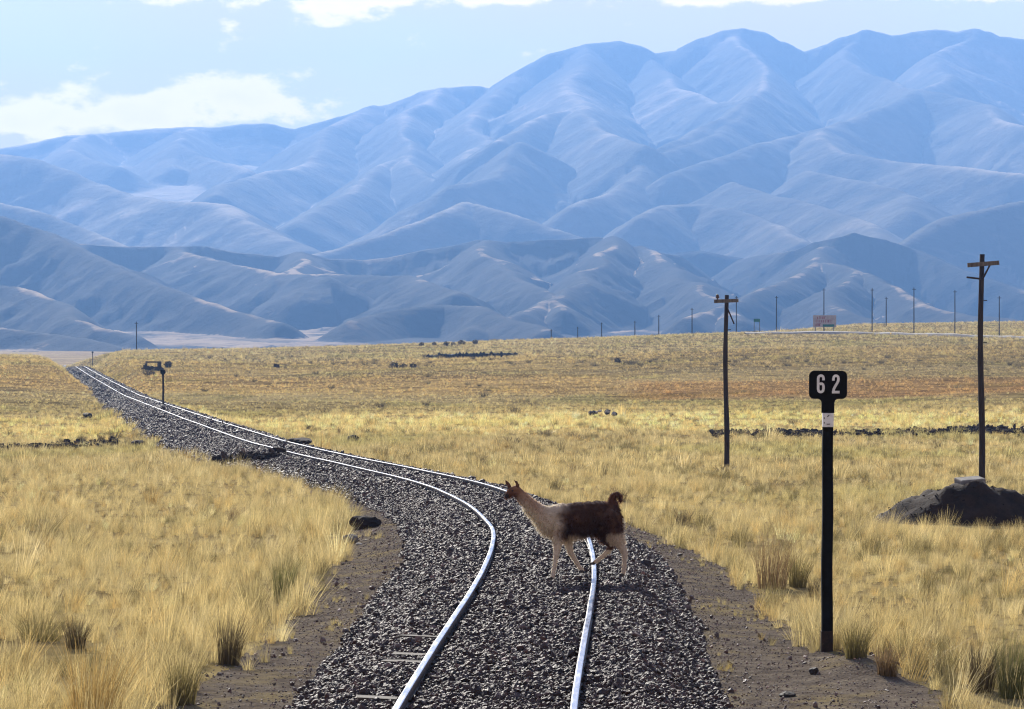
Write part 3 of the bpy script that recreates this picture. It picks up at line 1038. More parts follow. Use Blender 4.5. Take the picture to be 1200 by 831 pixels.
TUS = [
    (330, 707, 34, 56, 'green', 'olive green tussock at the left path edge below the pale grass plume'),
    (268, 780, 46, 62, 'dark', 'dark brown tussock on the left path edge, nearer than the olive one'),
    (213, 826, 52, 62, 'olive', 'olive brown tussock at the bottom where the left grass meets the path'),
    (110, 842, 110, 100, 'gold', 'broad golden tussock at the bottom left of the photo'),
    (48, 752, 80, 40, 'olive', 'wide olive tussock near the left edge in the golden grass'),
    (88, 760, 40, 38, 'dark', 'dark olive tussock just right of the wide one at the left edge'),
    (272, 612, 20, 19, 'brown', 'small brown tussock leaning right in the left meadow'),
    (178, 592, 30, 24, 'gold', 'rounded golden tussock alone in the far left meadow'),
    (905, 690, 62, 72, 'brown', 'tall brown tussock beside the path left of the kilometre post'),
    (935, 688, 34, 40, 'olive', 'olive tussock tucked right of the tall brown one by the path'),
    (953, 700, 20, 24, 'dark', 'small dark tussock close left of the kilometre post'),
    (866, 643, 26, 30, 'olive', 'small olive tussock at the path edge beyond the tall brown one'),
    (800, 616, 28, 22, 'dark', 'dark tussock at the right path edge behind the llama'),
    (824, 618, 28, 24, 'olive', 'olive tussock directly right of the dark one behind the llama'),
    (1003, 771, 46, 46, 'olive', 'olive tussock at the foot of the kilometre post on its right'),
    (1040, 792, 40, 36, 'brown', 'brown tussock by the post shadow right of the kilometre post'),
    (1150, 812, 50, 58, 'dark', 'dark tussock near the bottom right corner'),
    (1188, 818, 60, 78, 'green', 'greenish tussock at the right edge near the bottom'),
    (1088, 694, 34, 30, 'olive', 'round olive tussock in the meadow below the earth mound'),
    (1020, 650, 32, 28, 'olive', 'olive tussock in the meadow left of the earth mound'),
    (727, 588, 22, 18, 'dark', 'dark tussock by the path just behind the llama tail'),
    (650, 574, 24, 16, 'olive', 'low olive tussock beyond the track above the llama neck'),
    (118, 519, 12, 11, 'dark', 'dark tussock by the left ditch, left of the widest one'),
    (134, 517, 22, 15, 'dark', 'widest dark tussock in the row by the left ditch'),
    (95, 520, 13, 11, 'dark', 'dark tussock second from the left by the left ditch'),
    (75, 522, 18, 9, 'dark', 'leftmost low dark tussock by the left ditch'),
    (550, 537, 14, 8, 'green', 'small green tussock on the brown strip beyond the track bend'),
    (668, 546, 9, 8, 'green', 'tiny green tussock on the plain above the llama')]


def scatter_grass():
    near = [blades(58, 0.12, h, sp, 0.0055, 300 + k, (0.12, 0.0), 0.6, 3) for k, (h, sp) in enumerate(((0.5, 0.55), (0.42, 0.7), (0.58, 0.5), (0.36, 0.8), (0.5, 0.75), (0.62, 0.45)))]
    far = [blades(44, 0.24, h, 0.6, 0.016, 400 + k, (0.05, 0.0), 0.5, 2) for k, h in enumerate((0.42, 0.5, 0.36, 0.46))]
    P, V, S, T = [], [], [], []

    def add(y0, y1, n0, kf, base_size):
        # density per square metre falls as (y0/y)^kf
        yy = np.linspace(y0, y1, 400)
        w = n0 * (y0 / yy) ** kf * (2 * (0.165 * yy + 2.5))
        n = int((np.sum(w) * (y1 - y0) / 400))
        cdf = np.cumsum(w) / np.sum(w)
        y = np.interp(RNG.random(n), cdf, yy)
        x = RNG.uniform(-1, 1, n) * (0.165 * y + 2.5)
        d = x - track_x(y)
        pl, pr = path_edges(y)
        bl, br = ballast_edges(y)
        jit = np.abs(RNG.normal(0, 0.16, n))
        inside = (d > -pl + jit) & (d < pr - jit)
        onbed = (d > -bl - 0.1) & (d < br + 0.1)
        patch = fbm(x * 1.5, y * 0.45, 3, 71)
        sparse = inside & ~onbed & (patch > 0.32) & (RNG.random(n) < 0.5)
        cover = fbm(x * 0.5, y * 0.3, 3, 73)
        keep = (~inside & (cover > -0.62)) | sparse
        mound = ((x - 10.0) / 2.3) ** 2 + ((y - 73) / 4.5) ** 2 < 0.9
        keep &= ~mound
        for ex, ey, er in ((427, 622, .55), (412, 640, .4), (268, 790, .25), (330, 712, .2)):
            hx, hy, _ = ground_hit(ex, ey)
            keep &= ((x - hx) / er) ** 2 + ((y - hy + 0.5) / (er * 3.5)) ** 2 > 1
        keep &= ~(((x - 3.4) / 0.6) ** 2 + ((y - 35.2) / 2.0) ** 2 < 1)
        for tx_, ty_, tw, th, tc, tl in TUS:                     # the big tussocks crowd out what grows at their feet
            if tc in ('gold', 'pale') or th < 14: continue
            hx, hy, _ = ground_hit(tx_, ty_)
            rx = tw * hy / F * 0.5
            keep &= ((x - hx) / rx) ** 2 + ((y - hy + 1.0) / 1.7) ** 2 > 1
        x, y, sparse, cover = x[keep], y[keep], sparse[keep], cover[keep]
        n = len(x)
        edge = np.minimum(np.abs(x - track_x(y) + path_edges(y)[0]), np.abs(x - track_x(y) - path_edges(y)[1]))
        s = base_size * RNG.lognormal(-0.05, 0.36, n) * np.where(sparse, 0.35, 1.0)
        s *= 0.72 + 0.55 * sstep(-0.5, 0.6, fbm(x * 0.35, y * 0.22, 3, 75)) + 0.30 * np.exp(-(edge / 0.9) ** 2)
        s *= 1 - 0.40 * sstep(250, 330, y) * sstep(560, 430, y)
        z = height(x, y)
        P.append(np.stack([x, y, z], 1))
        S.append(s)
        c = np.array([0.57, 0.46, 0.205]) * RNG.lognormal(0, 0.16, n)[:, None]
        c = c * zone_tint(x, y)
        r = RNG.random(n)[:, None]
        dk = fbm(x * 0.6, y * 0.28, 3, 77)[:, None]
        dark = (r < 0.06 + (0.2 + 0.18 * (x[:, None] > 4)) * (dk > 0.12))
        c = np.where(dark, c * np.array([0.32, 0.33, 0.28]), c)
        og = (r > 0.88)
        c = np.where(og, c * np.array([0.92, 0.82, 0.68]), c)
        pale = (r > 0.60) & (r < 0.70)
        c = np.where(pale, c * np.array([1.18, 1.22, 1.4]), c)
        c = np.where(sparse[:, None], c * np.array([0.85, 0.85, 0.7]), c)
        T.append(np.clip(c, 0, 0.8))
        return n
    k = add(24, 110, 30, 0.75, 0.37)
    V.append(RNG.integers(0, 6, k))
    k = add(110, 330, 6.5, 1.15, 0.46)
    V.append(RNG.integers(6, 10, k))
    k = add(330, 1000, 1.6, 1.2, 0.55)
    V.append(RNG.integers(6, 10, k))
    P, S, T, V = (np.concatenate(q) for q in (P, S, T, V))
    n = len(P)
    rot = np.stack([RNG.normal(0, 0.17, n), RNG.normal(0.05, 0.17, n), RNG.normal(0, 0.9, n)], 1)
    sc = np.stack([S, S, S * RNG.uniform(0.8, 1.2, n)], 1)
    o = instancer('dry_grass', near + far, P, rot, sc, V, T, M['grass'])
    print('grass clumps', n)
    return tag(o, 'golden dry bunch grass covering the plain on both sides of the track', 'grass', kind='stuff')


scatter_grass()

# ------------------------------------------------------------------ railway track


def build_track():
    root = empty('railway_track', (float(track_x(30.)), 30, float(track_z(30.)) - 0.15))
    tag(root, 'single railway track with shining rails curving away over the plain', 'railway track')
    off = root.location
    ys = np.concatenate([np.arange(-12, 90, 0.7), np.arange(90, 200, 1.6), np.arange(200, 720, 4)])
    # (across, up) outline of the rail, head first
    prof = [(-.032, -.012), (-.028, -.003), (-.019, 0.0), (.019, 0.0), (.028, -.003), (.032, -.012), (.031, -.035), (.009, -.05), (.008, -.115), (.06, -.132), (.06, -.145), (-.06, -.145), (-.06, -.132), (-.008, -.115), (-.009, -.05), (-.031, -.035)]
    for side in (-1, 1):
        lat = 0.010 * fbm(ys * 0.16, ys * 0 + side * 4.0, 3, 81 + side) + 0.004 * fbm(ys * 0.5, ys * 0 + side * 9.0, 2, 85 + side)
        ver = 0.010 * fbm(ys * 0.13, ys * 0 + side * 7.0, 2, 91 + side)
        sl_ = track_slope(ys)
        nx, ny = 1 / np.sqrt(1 + sl_ ** 2), -sl_ / np.sqrt(1 + sl_ ** 2)
        cx, cy = track_x(ys) + nx * side * 0.728, ys + ny * side * 0.728
        cz = track_z(cy)
        V = np.zeros((len(ys), len(prof), 3))
        for k, (a, b) in enumerate(prof):
            V[:, k, 0] = cx + nx * (a + lat) - off.x
            V[:, k, 1] = cy + ny * (a + lat) - off.y
            V[:, k, 2] = cz + b + ver - off.z
        m, k = V.shape[:2]
        ii = np.arange(m * k).reshape(m, k)
        jj = np.roll(ii, -1, 1)
        f = np.stack([ii[:-1], jj[:-1], jj[1:], ii[1:]], -1)
        me = np_mesh('rail', V.reshape(-1, 3), f.reshape(-1, 4), smooth=False)
        me.materials.append(M['rail_top'])
        me.materials.append(M['rail_side'])
        mi = np.zeros((m - 1, k), np.int32)
        mi[:, 4:] = 1
        mi[:, 0] = 1
        mi[:, 15] = 1
        me.polygons.foreach_set('material_index', mi.ravel())
        link_mesh('rail', me, None, root)
    # sleepers: mostly drowned in the stone, some ends and edges show
    sms = []
    for k in range(4):
        bm = bmesh.new()
        b_box(bm, (0, 0, 0), (2.42, 0.24, 0.16), None, 0.012)
        r = random.Random(k)
        for v in bm.verts: v.co += Vector((r.uniform(-.03, .03), r.uniform(-.012, .012), r.uniform(-.006, .006)))
        sms.append(bm_mesh('sleeper', bm))
        sms[-1].materials.append(M['sleeper'])
    y, k = 25.6, 0
    rr = random.Random(5)
    while y < 72:
        s = float(track_slope(y))
        up = rr.choice((-0.05, -0.04, -0.02, -0.01))
        roll = 0.0
        if k in SHOWN_SLEEPERS: up, roll = -0.016, 0.042
        o = link_mesh('sleeper', sms[k % 4], None, root)
        o.location = Vector((float(track_x(y)) + rr.uniform(-.05, .05), y, float(track_z(y)) - 0.165 - 0.03 + up)) - off
        o.rotation_euler = (rr.uniform(-.03, .03), roll + rr.uniform(-.006, .006), -math.atan(s) + rr.uniform(-.02, .02))
        y += 0.66
        k += 1


build_track()

# ------------------------------------------------------------------ kilometre posts


def ribbon(bm, pts, w, z0, z1):
    """flat stroke with thickness: pts are (x, z) in the plate's plane, extruded along -y from z0 to z1"""
    n = len(pts)
    L, R = [], []
    for i, (x, z) in enumerate(pts):
        x0, zz0 = pts[max(i - 1, 0)]
        x1, zz1 = pts[min(i + 1, n - 1)]
        dx, dz = x1 - x0, zz1 - zz0
        l = math.hypot(dx, dz) or 1
        nx, nz = -dz / l * w / 2, dx / l * w / 2
        L.append((x + nx, z + nz))
        R.append((x - nx, z - nz))
    def vv(p, y): return bm.verts.new((p[0], y, p[1]))
    lf, rf, lb, rb = [vv(p, z1) for p in L], [vv(p, z1) for p in R], [vv(p, z0) for p in L], [vv(p, z0) for p in R]
    for i in range(n - 1):
        bm.faces.new((lf[i], lf[i + 1], rf[i + 1], rf[i]))
        bm.faces.new((lb[i], rb[i], rb[i + 1], lb[i + 1]))
        bm.faces.new((lf[i], lb[i], lb[i + 1], lf[i + 1]))
        bm.faces.new((rf[i], rf[i + 1], rb[i + 1], rb[i]))
    bm.faces.new((lf[0], rf[0], rb[0], lb[0]))
    bm.faces.new((lf[-1], lb[-1], rb[-1], rf[-1]))
    bmesh.ops.recalc_face_normals(bm, faces=bm.faces)


def arc(cx, cz, rx, rz, a0, a1, n=10):
    return [(cx + rx * math.cos(math.radians(a0 + (a1 - a0) * k / n)), cz + rz * math.sin(math.radians(a0 + (a1 - a0) * k / n))) for k in range(n + 1)]


def sign_plate(w, h, neck_w, neck_h, rad, th):
    """rounded plate running down into a narrower neck; outline in x,z with z=0 at the neck's foot"""
    hw, nw, f = w / 2, neck_w / 2, rad * 0.8
    pts = [(-nw, 0), (nw, 0)] + arc(nw + f, neck_h - f, f, f, 180, 90, 6)
    pts += arc(hw - rad, neck_h + rad, rad, rad, -90, 0, 6) + arc(hw - rad, neck_h + h - rad, rad, rad, 0, 90, 6)
    pts += [(-x, z) for x, z in reversed(pts[2:])]
    bm = bmesh.new()
    a = [bm.verts.new((x, -th / 2, z)) for x, z in pts]
    b = [bm.verts.new((x, th / 2, z)) for x, z in pts]
    bm.faces.new(a)
    bm.faces.new(b[::-1])
    n = len(pts)
    for i in range(n): bm.faces.new((a[i], b[i], b[(i + 1) % n], a[(i + 1) % n]))
    bmesh.ops.recalc_face_normals(bm, faces=bm.faces)
    return bm


def km_post():
    x, y, z = ground_hit(969, 764)
    s = F / y
    H = (764 - 434.5) / s
    root = empty('kilometre_post', (x, y, z), (0, math.radians(0.25), 0))
    tag(root, 'tall black kilometre post with white numbers 62 beside the dirt path', 'kilometre post')
    pw = 13.0 / s
    top = (764 - 484) / s                                        # underside of the plate's neck
    bm = bmesh.new()
    b_box(bm, (0, 0, (top + 0.02) / 2 - 0.2), (pw, pw, top + 0.42), None, 0.008)
    for v in bm.verts:
        if v.co.z > 1: v.co.x *= 0.92
    bmesh.ops.subdivide_edges(bm, edges=[e for e in bm.edges if abs(e.verts[0].co.z - e.verts[1].co.z) > 1], cuts=12)
    for v in bm.verts: v.co.x += 0.004 * math.sin(v.co.z * 5.1)
    link_mesh('post', bm_mesh('post', bm), M['black_paint'], root)
    bm = bmesh.new()
    b_box(bm, (0, 0, 0.10), (pw * 1.06, pw * 1.06, 0.26), None, 0.008)
    link_mesh('rusty_foot', bm_mesh('rusty_foot', bm), M['rust'], root)
    bm = bmesh.new()
    b_box(bm, (0, 0, top - 8.2 / s), (pw * 0.96, pw * 1.07, 16.4 / s), None, 0.004)
    band = link_mesh('white_band', bm_mesh('white_band', bm), M['white_paint'], root)
    for nm, pts in (('painted_mark', [(-.012, .035), (.005, .05), (.008, .055)]), ('painted_mark', [(-.018, -.045), (.018, -.044)]), ('painted_mark', [(-.045, .012), (-.045, .03)]), ('painted_mark', [(-.045, -.02), (-.045, -.038)])):
        bm = bmesh.new()
        ribbon(bm, [(a, b + top - 8.2 / s) for a, b in pts], 0.009, -pw * 0.535, -pw * 0.535 - 0.0025)
        link_mesh(nm, bm_mesh(nm, bm), M['black_paint'], band)
    th = 0.03
    bm = sign_plate(44.5 / s, 33 / s, 15 / s, 16.5 / s, 6 / s, th)
    pl = link_mesh('sign_plate', bm_mesh('sign_plate', bm), M['black_paint'], root, (0, -0.0, top))
    # digits: 22 px high, 9.3 px wide
    u = 1 / s / 9.24                                             # one pixel of the enlarged view

    def P(a, b): return ((a - 370) * u, (545 - b) * u)
    six = [P(319, 192)] + [P(*q) for q in ((319, 170), (314, 152), (303, 143), (290, 141), (276, 145), (265, 157), (262, 178), (262, 230), (262, 285), (266, 305), (277, 316), (291, 319), (305, 315), (315, 304), (319, 285), (319, 255), (314, 238), (303, 229), (290, 228), (277, 233))]
    two = [P(*q) for q in ((426, 195), (427, 170), (433, 152), (444, 143), (456, 141), (469, 145), (478, 156), (481, 175), (479, 195), (471, 215), (456, 240), (441, 265), (430, 290), (427, 308))]
    bar = [P(412, 319), P(494, 319)]
    for nm, strokes in (('number_six', [six]), ('number_two', [two, bar])):
        bm = bmesh.new()
        for k, st in enumerate(strokes): ribbon(bm, st, 28 * u, -th / 2 + 0.001, -th / 2 - 0.004 - 0.0012 * k)
        link_mesh(nm, bm_mesh(nm, bm), M['white_paint'], pl)
    # a little heap of earth packed round the foot
    return root


km_post()


def small_post(px, py, hpx, label):
    x, y, z = ground_hit(px, py)
    s = F / y
    H = hpx / s
    root = empty('track_post', (x, y, z))
    tag(root, label, 'track post')
    bm = bmesh.new()
    b_tube(bm, [(0, 0, -.3), (0.02, 0, H * 0.4), (0, 0, H * 0.8)], [.085, .08, .075], 8)
    link_mesh('post', bm_mesh('post', bm), M['creosote'], root)
    bm = sign_plate(0.40, 0.30, 0.16, 0.12, 0.09, 0.05)
    link_mesh('sign_plate', bm_mesh('sign_plate', bm), M['black_paint'], root, (0, -.05, H * 0.8 - 0.03))


small_post(191, 475, 44, 'distant dark post with a small plate just right of the track on the slope')
small_post(108.5, 431, 21, 'tiny dark post on the crest where the track disappears')

# ------------------------------------------------------------------ telegraph poles


def near_pole(px, py, toppy, label, arm, arm_y, brace, extra, insul):
    x, y, z = ground_hit(px, py)
    s = F / y
    H = (py - toppy) / s
    root = empty('telegraph_pole', (x, y, z))
    tag(root, label, 'telegraph pole', 'old telegraph poles beside the railway')

    def q(a, b, dy=0.0): return ((a - px) / s, dy, (py - b) / s)
    bm = bmesh.new()
    rr = random.Random(int(px))
    n = 14
    pts = [(0.03 * math.sin(2.3 * k / n * 3.1) + (0.0 if k else 0), 0, -0.6 + (H + 0.6) * k / n) for k in range(n + 1)]
    b_tube(bm, pts, [(0.105 - 0.03 * k / n) * rr.uniform(0.94, 1.06) for k in range(n + 1)], 10)
    link_mesh('post', bm_mesh('post', bm, True), M['creosote'], root)
    bm = bmesh.new()
    a0, a1 = Vector(q(arm[0], arm_y[0], -.13)), Vector(q(arm[1], arm_y[1], -.13))
    L = (a1 - a0).length
    b_box(bm, (a0 + a1) / 2, (L, 0.10, 0.13), (0, -math.atan2(a1.z - a0.z, a1.x - a0.x), 0), 0.008)
    ca = link_mesh('crossarm', bm_mesh('crossarm', bm), M['grey_wood'], root)
    for (b0, b1) in brace:
        bm = bmesh.new()
        b_tube(bm, [q(*b0, -.1), q(*b1, -.15)], [.03, .028], 6)
        link_mesh('brace', bm_mesh('brace', bm), M['creosote'], root)
    for (b0, b1) in extra:
        bm = bmesh.new()
        p0, p1 = Vector(q(*b0, -.12)), Vector(q(*b1, -.12))
        b_box(bm, (p0 + p1) / 2, ((p1 - p0).length, 0.06, 0.055), (0, -math.atan2(p1.z - p0.z, p1.x - p0.x), 0), 0.005)
        link_mesh('bracket_arm', bm_mesh('bracket_arm', bm), M['creosote'], root)
    for (ix, iy) in insul:
        bm = bmesh.new()
        p = Vector(q(ix, iy, -.13))
        prof = [(0, .016), (.05, .016), (.06, .05), (.10, .052), (.11, .042), (.15, .045), (.17, .032), (.19, .01)]
        b_tube(bm, [(p.x, p.y, p.z + h * 1.1) for h, r in prof], [r * 1.35 for h, r in prof], 10)
        link_mesh('insulator', bm_mesh('insulator', bm, True), M['ceramic'], root)
    for k, hz in enumerate((0.33, 0.62, 0.8)):                     # step irons / bolts on the pole
        bm = bmesh.new()
        b_tube(bm, [(0.05, -.02, H * hz), (0.17, -.02, H * hz + .015)], [.014, .014], 6)
        link_mesh('step_bolt', bm_mesh('step_bolt', bm), M['creosote'], root)
    return root


near_pole(851, 551, 346, 'dark wooden telegraph pole with one insulator left on its crossarm', (836.5, 865), (353.5, 352.5), [((852, 361), (860, 380))], [], [(840.5, 352)])
near_pole(1150, 571, 298, 'tall dark telegraph pole with a bare crossarm behind the earth mound', (1133, 1170), (311, 308), [((1151.5, 326), (1159, 311))], [((1132, 325), (1149, 327))], [])

FAR_POLES = [
    (160, 413, 377, 700, 'lone thin pole on the skyline right of the vanishing track'),
    (646, 401, 386, 900, 'faint short telegraph pole farthest left of the skyline row'),
    (677, 400, 383, 900, 'faint distant telegraph pole second from the left of the skyline row'),
    (705, 398, 378, 880, 'distant telegraph pole third from the left of the skyline row'),
    (744, 396, 376, 870, 'distant telegraph pole fourth from the left of the skyline row'),
    (772, 394, 369, 850, 'distant telegraph pole midway between the rock pile and the insulator pole'),
    (811, 392, 361, 830, 'distant skyline pole just left of the near pole with the insulator'),
    (863, 391, 347, 800, 'distant skyline pole just right of the near pole with the insulator'),
    (910, 390, 347, 760, 'distant skyline pole between the green road sign and the billboard'),
    (965.5, 388, 338, 720, 'distant pole rising straight behind the red lettered billboard'),
    (1022, 384, 338, 690, 'taller skyline pole, first to the right of the billboard'),
    (1038.5, 381, 348, 800, 'shorter thin pole standing between two taller ones right of the billboard'),
    (1071, 385, 337, 670, 'tall dark skyline pole second of the tall ones right of the billboard'),
    (1119, 386, 340, 660, 'distant skyline pole just left of the tall crossarm pole'),
    (1171, 391, 347, 640, 'thin skyline pole just right of the tall crossarm pole')]
for px, py, top, yy, lab in FAR_POLES:
    x = (px - CX) / F * yy
    z = float(height(np.array([x]), np.array([yy]))[0])
    H = CZ + (HOR - top) / F * yy - z
    root = empty('telegraph_pole', (x, yy, z))
    tag(root, lab, 'telegraph pole', 'far telegraph poles along the skyline')
    r = 0.62 * yy / F
    bm = bmesh.new()
    b_tube(bm, [(0, 0, -0.5), (0, 0, H * 0.5), (0, 0, H)], [r * 1.15, r, r * 0.8], 7)
    link_mesh('post', bm_mesh('post', bm), M['creosote'], root)
    bm = bmesh.new()
    b_box(bm, (0, -r - 0.05, H - 0.35), (0.75, 0.09, 0.1))
    link_mesh('crossarm', bm_mesh('crossarm', bm), M['creosote'], root)

# ------------------------------------------------------------------ road, billboard, road sign on the far rise


def find_y(px, py, lo, hi):
    ys = np.arange(lo, hi, 0.5)
    xs = (px - CX) / F * ys
    r = HOR + (CZ - height(xs, ys)) / ys * F
    return float(ys[np.argmin(np.abs(r - py))])


def road():
    P = []
    for px, py in ((872, 391.3), (900, 391.2), (960, 390.8), (1020, 391.2), (1060, 392.2), (1100, 393.6), (1150, 395.4), (1200, 397.4), (1260, 399.5)):
        y = find_y(px, py, 470, 700)
        P.append(((px - CX) / F * y, y))
    P = np.array(P)
    t = np.linspace(0, 1, 70)
    tt = np.linspace(0, 1, len(P))
    xs, ys = np.interp(t, tt, P[:, 0]), np.interp(t, tt, _smooth(P[:, 1], 3))
    prof = [(-3.4, -0.5), (-2.5, 0.28), (2.5, 0.42), (3.4, -0.3)]
    V = np.array([[(x, y + a, float(height(np.array([x]), np.array([y]))[0]) + b) for a, b in prof] for x, y in zip(xs, ys)])
    m, k = V.shape[:2]
    ii = np.arange(m * k).reshape(m, k)
    f = np.stack([ii[:-1, :-1], ii[:-1, 1:], ii[1:, 1:], ii[1:, :-1]], -1).reshape(-1, 4)
    tag(link_mesh('road', np_mesh('road', V.reshape(-1, 3), f, False), M['road']), kind='structure')


road()


def billboard():
    y = 690.0
    s = F / y
    x = (966.3 - CX) / F * y
    z = float(height(np.array([x]), np.array([y]))[0])
    b, t = CZ + (HOR - 383.5) / s, CZ + (HOR - 369.5) / s
    w = 27 / s
    root = empty('billboard', (x, y, z))
    tag(root, 'faded billboard with red lettering standing above the far road', 'billboard')
    bm = bmesh.new()
    b_box(bm, (0, 0, (b + t) / 2 - z), (w, 0.1, t - b), None, 0.01)
    link_mesh('panel', bm_mesh('panel', bm), M['board'], root)
    for sx in (-0.4, 0.4):
        bm = bmesh.new()
        b_box(bm, (sx * w, 0.12, (t - z) / 2 - .2), (0.16, 0.12, t - z + 0.1))
        link_mesh('leg', bm_mesh('leg', bm), M['grey_wood'], root)
    r = random.Random(4)
    hh = t - b
    for row, (fz, n, x0, x1, hgt) in enumerate(((0.78, 5, -.32, .05, .20), (0.5, 9, -.38, .34, .22), (0.2, 4, -.42, -.15, .2))):
        for k in range(n):
            cx = (x0 + (x1 - x0) * (k + .5) / n) * w
            bm = bmesh.new()
            ww = (x1 - x0) * w / n * 0.72
            ribbon(bm, [(cx - ww / 2, b - z + hh * (fz - hgt / 2)), (cx - ww / 2, b - z + hh * (fz + hgt / 2)), (cx + ww / 2, b - z + hh * (fz + hgt / 2)), (cx + ww / 2, b - z + hh * (fz - hgt / 2))][:r.choice((2, 3, 4))], 0.13, -.05, -.07)
            link_mesh('letter', bm_mesh('letter', bm), M['red_print'], root)
    bm = bmesh.new()
    b_box(bm, (0.17 * w, -.055, b - z + hh * 0.14), (w * 0.5, 0.02, hh * 0.2))
    link_mesh('green_stripe', bm_mesh('green_stripe', bm), M['green_sign'], root)


billboard()


def road_sign():
    y = 705.0
    s = F / y
    x = (887 - CX) / F * y
    z = float(height(np.array([x]), np.array([y]))[0])
    t, b = CZ + (HOR - 373.6) / s, CZ + (HOR - 377.2) / s
    root = empty('road_sign', (x, y, z))
    tag(root, 'small green road sign on two legs at the far road', 'road sign')
    bm = bmesh.new()
    b_box(bm, (0, 0, (t + b) / 2 - z), (7.5 / s, 0.06, t - b), None, 0.01)
    link_mesh('panel', bm_mesh('panel', bm), M['green_sign'], root)
    for sx in (-3.2, 3.2):
        bm = bmesh.new()
        b_box(bm, (sx / s, 0.08, (t - z) / 2 - .2), (0.13, 0.1, t - z + 0.2))
        link_mesh('leg', bm_mesh('leg', bm), M['grey_wood'], root)


road_sign()

# ------------------------------------------------------------------ mound, block, rocks, ruin


def mound():
    x0, y0 = 9.95, 74.0
    z0 = float(height(np.array([x0]), np.array([y0]))[0])
    n, m = 56, 36
    us = np.linspace(-2.6, 2.6, n)
    vs = np.linspace(-2.2, 2.2, m)
    U, V = np.meshgrid(us, vs, indexing='ij')
    r = np.hypot(U / 2.25, V / 1.7)
    H = 1.25 * np.clip(1 - r, 0, 1) ** 0.9
    H = H + 0.12 * np.exp(-((U + 0.05) / 0.5) ** 2 - (V / 0.8) ** 2)
    H = np.minimum(H, 0.90 + 0.1 * fbm(U * 1.2, V * 1.2, 2, 7))
    H = H * (1 + 0.30 * fbm(U * 1.7, V * 1.7, 4, 3)) + 0.06 * (ridged(U * 2.6, V * 2.6, 4, 9) - 0.35) * (H > 0.02)
    G = height(U + x0, V + y0) - z0
    Z = G + H - 0.06
    global MOUND
    MOUND = (U + x0, V + y0, Z + z0, H)
    ii = np.arange(n * m).reshape(n, m)
    f = np.stack([ii[:-1, :-1], ii[1:, :-1], ii[1:, 1:], ii[:-1, 1:]], -1).reshape(-1, 4)
    o = link_mesh('earth_mound', np_mesh('earth_mound', np.stack([U, V, Z], -1).reshape(-1, 3), f), M['soil'], None, (x0, y0, z0))
    tag(o, 'mound of dark earth in the grass in front of the tall pole', 'earth mound')
    # concrete block on top
    px, s = 1137, F / y0
    bx = (px - CX) / s
    k = int(np.argmin(np.abs(us + x0 - bx)))
    bz = float(Z[k, m // 2]) + z0
    bm = bmesh.new()
    b_box(bm, (0, 0, 0.09), (0.56, 0.5, 0.24), (math.radians(5), math.radians(-4), 0.2), 0.03)
    b = link_mesh('concrete_block', bm_mesh('concrete_block', bm), M['concrete'], None, (bx, y0, bz + 0.10))
    tag(b, 'pale topped concrete block lying on top of the dark earth mound', 'concrete block')


mound()


def rock_thing(px, py, wpx, hpx, label, mat, seed, name='rock', cat='rock', group=None, flat=1.0, sub=3):
    x, y, z = ground_hit(px, py)
    s = F / y
    bm = b_rock(seed, wpx / s / 2, wpx / s / 2 * flat, hpx / s * 0.62, sub, 0.4)
    o = link_mesh(name, bm_mesh(name, bm), mat, None, (x, y, z + hpx / s * 0.3))
    return tag(o, label, cat, group)


rock_thing(427, 620, 40, 19, 'low black heap of soil on the left dirt path', M['soil'], 1, 'soil_heap', 'soil heap')
rock_thing(411, 637, 22, 13, 'grey slab with a pale top half in the grass edge left of the track', M['rock'], 2)
rock_thing(421, 639, 9, 3.5, 'small white flat stone just right of the grey slab', M['pale_rock'], 3)
rock_thing(953, 791, 14, 10, 'dark rounded stone on the bare earth in front of the kilometre post', M['dark_rock'], 4)
rock_thing(923, 817, 20, 8, 'flat dark stone at the bottom edge on the right dirt path', M['dark_rock'], 6)
rock_thing(163, 524, 22, 9, 'dark earth lump at the embankment foot left of the track', M['soil'], 8, 'soil_heap', 'soil heap')
rock_thing(102, 489, 12, 6, 'dark boulder alone in the pale grass left of the distant track', M['dark_rock'], 9)
rock_thing(350, 521, 34, 9, 'long low heap of dark earth along the far side of the track', M['soil'], 10, 'soil_heap', 'soil heap', None, 2.0)
rock_thing(414, 519, 16, 10, 'dark stony clod on the grass beyond the track bend', M['soil'], 12, 'soil_heap', 'soil heap')
rock_thing(330, 829, 14, 8, 'white stone half hidden in grass at the bottom edge', M['pale_rock'], 14) if False else None


def stone_pile():
    x, y, z = ground_hit(706, 489)
    s = F / y
    root = empty('stone_pile', (x, y, z))
    tag(root, 'pale pile of loose stones on the bright yellow pasture', 'stone pile')
    r = random.Random(3)
    for k in range(16):
        t = r.uniform(-1, 1)
        sz = r.uniform(2.2, 4.4) / s
        bm = b_rock(700 + k, sz, sz, sz * 0.75, 1, 0.5)
        link_mesh('stone', bm_mesh('stone', bm), M['pale_rock'] if r.random() < .65 else M['dark_rock'], root, (t * 15 / s, r.uniform(-.6, .6), sz * 0.5 + 2 / s + (1 - abs(t)) * r.uniform(0, 5) / s))


stone_pile()


def earth_wall():
    x, y, z = ground_hit(553, 419.5)
    s = F / y
    root = empty('earth_wall', (x, y, z))
    tag(root, 'long low dark wall on the far plain below the skyline', 'wall')
    r = random.Random(8)
    n = 26
    for k in range(n):
        w = 106 / s / n
        bm = b_rock(800 + k, w * 0.9, 0.6, (4.6 + r.uniform(-.7, .5)) / s * (1.0 if 2 < k < n - 2 else .7), 1, 0.5)
        link_mesh('stone', bm_mesh('stone', bm), M['dark_rock'], root, ((k - n / 2 + .5) * w, r.uniform(-.15, .15), (2.2 + 2.0 * (k / n - .3)) / s))


earth_wall()


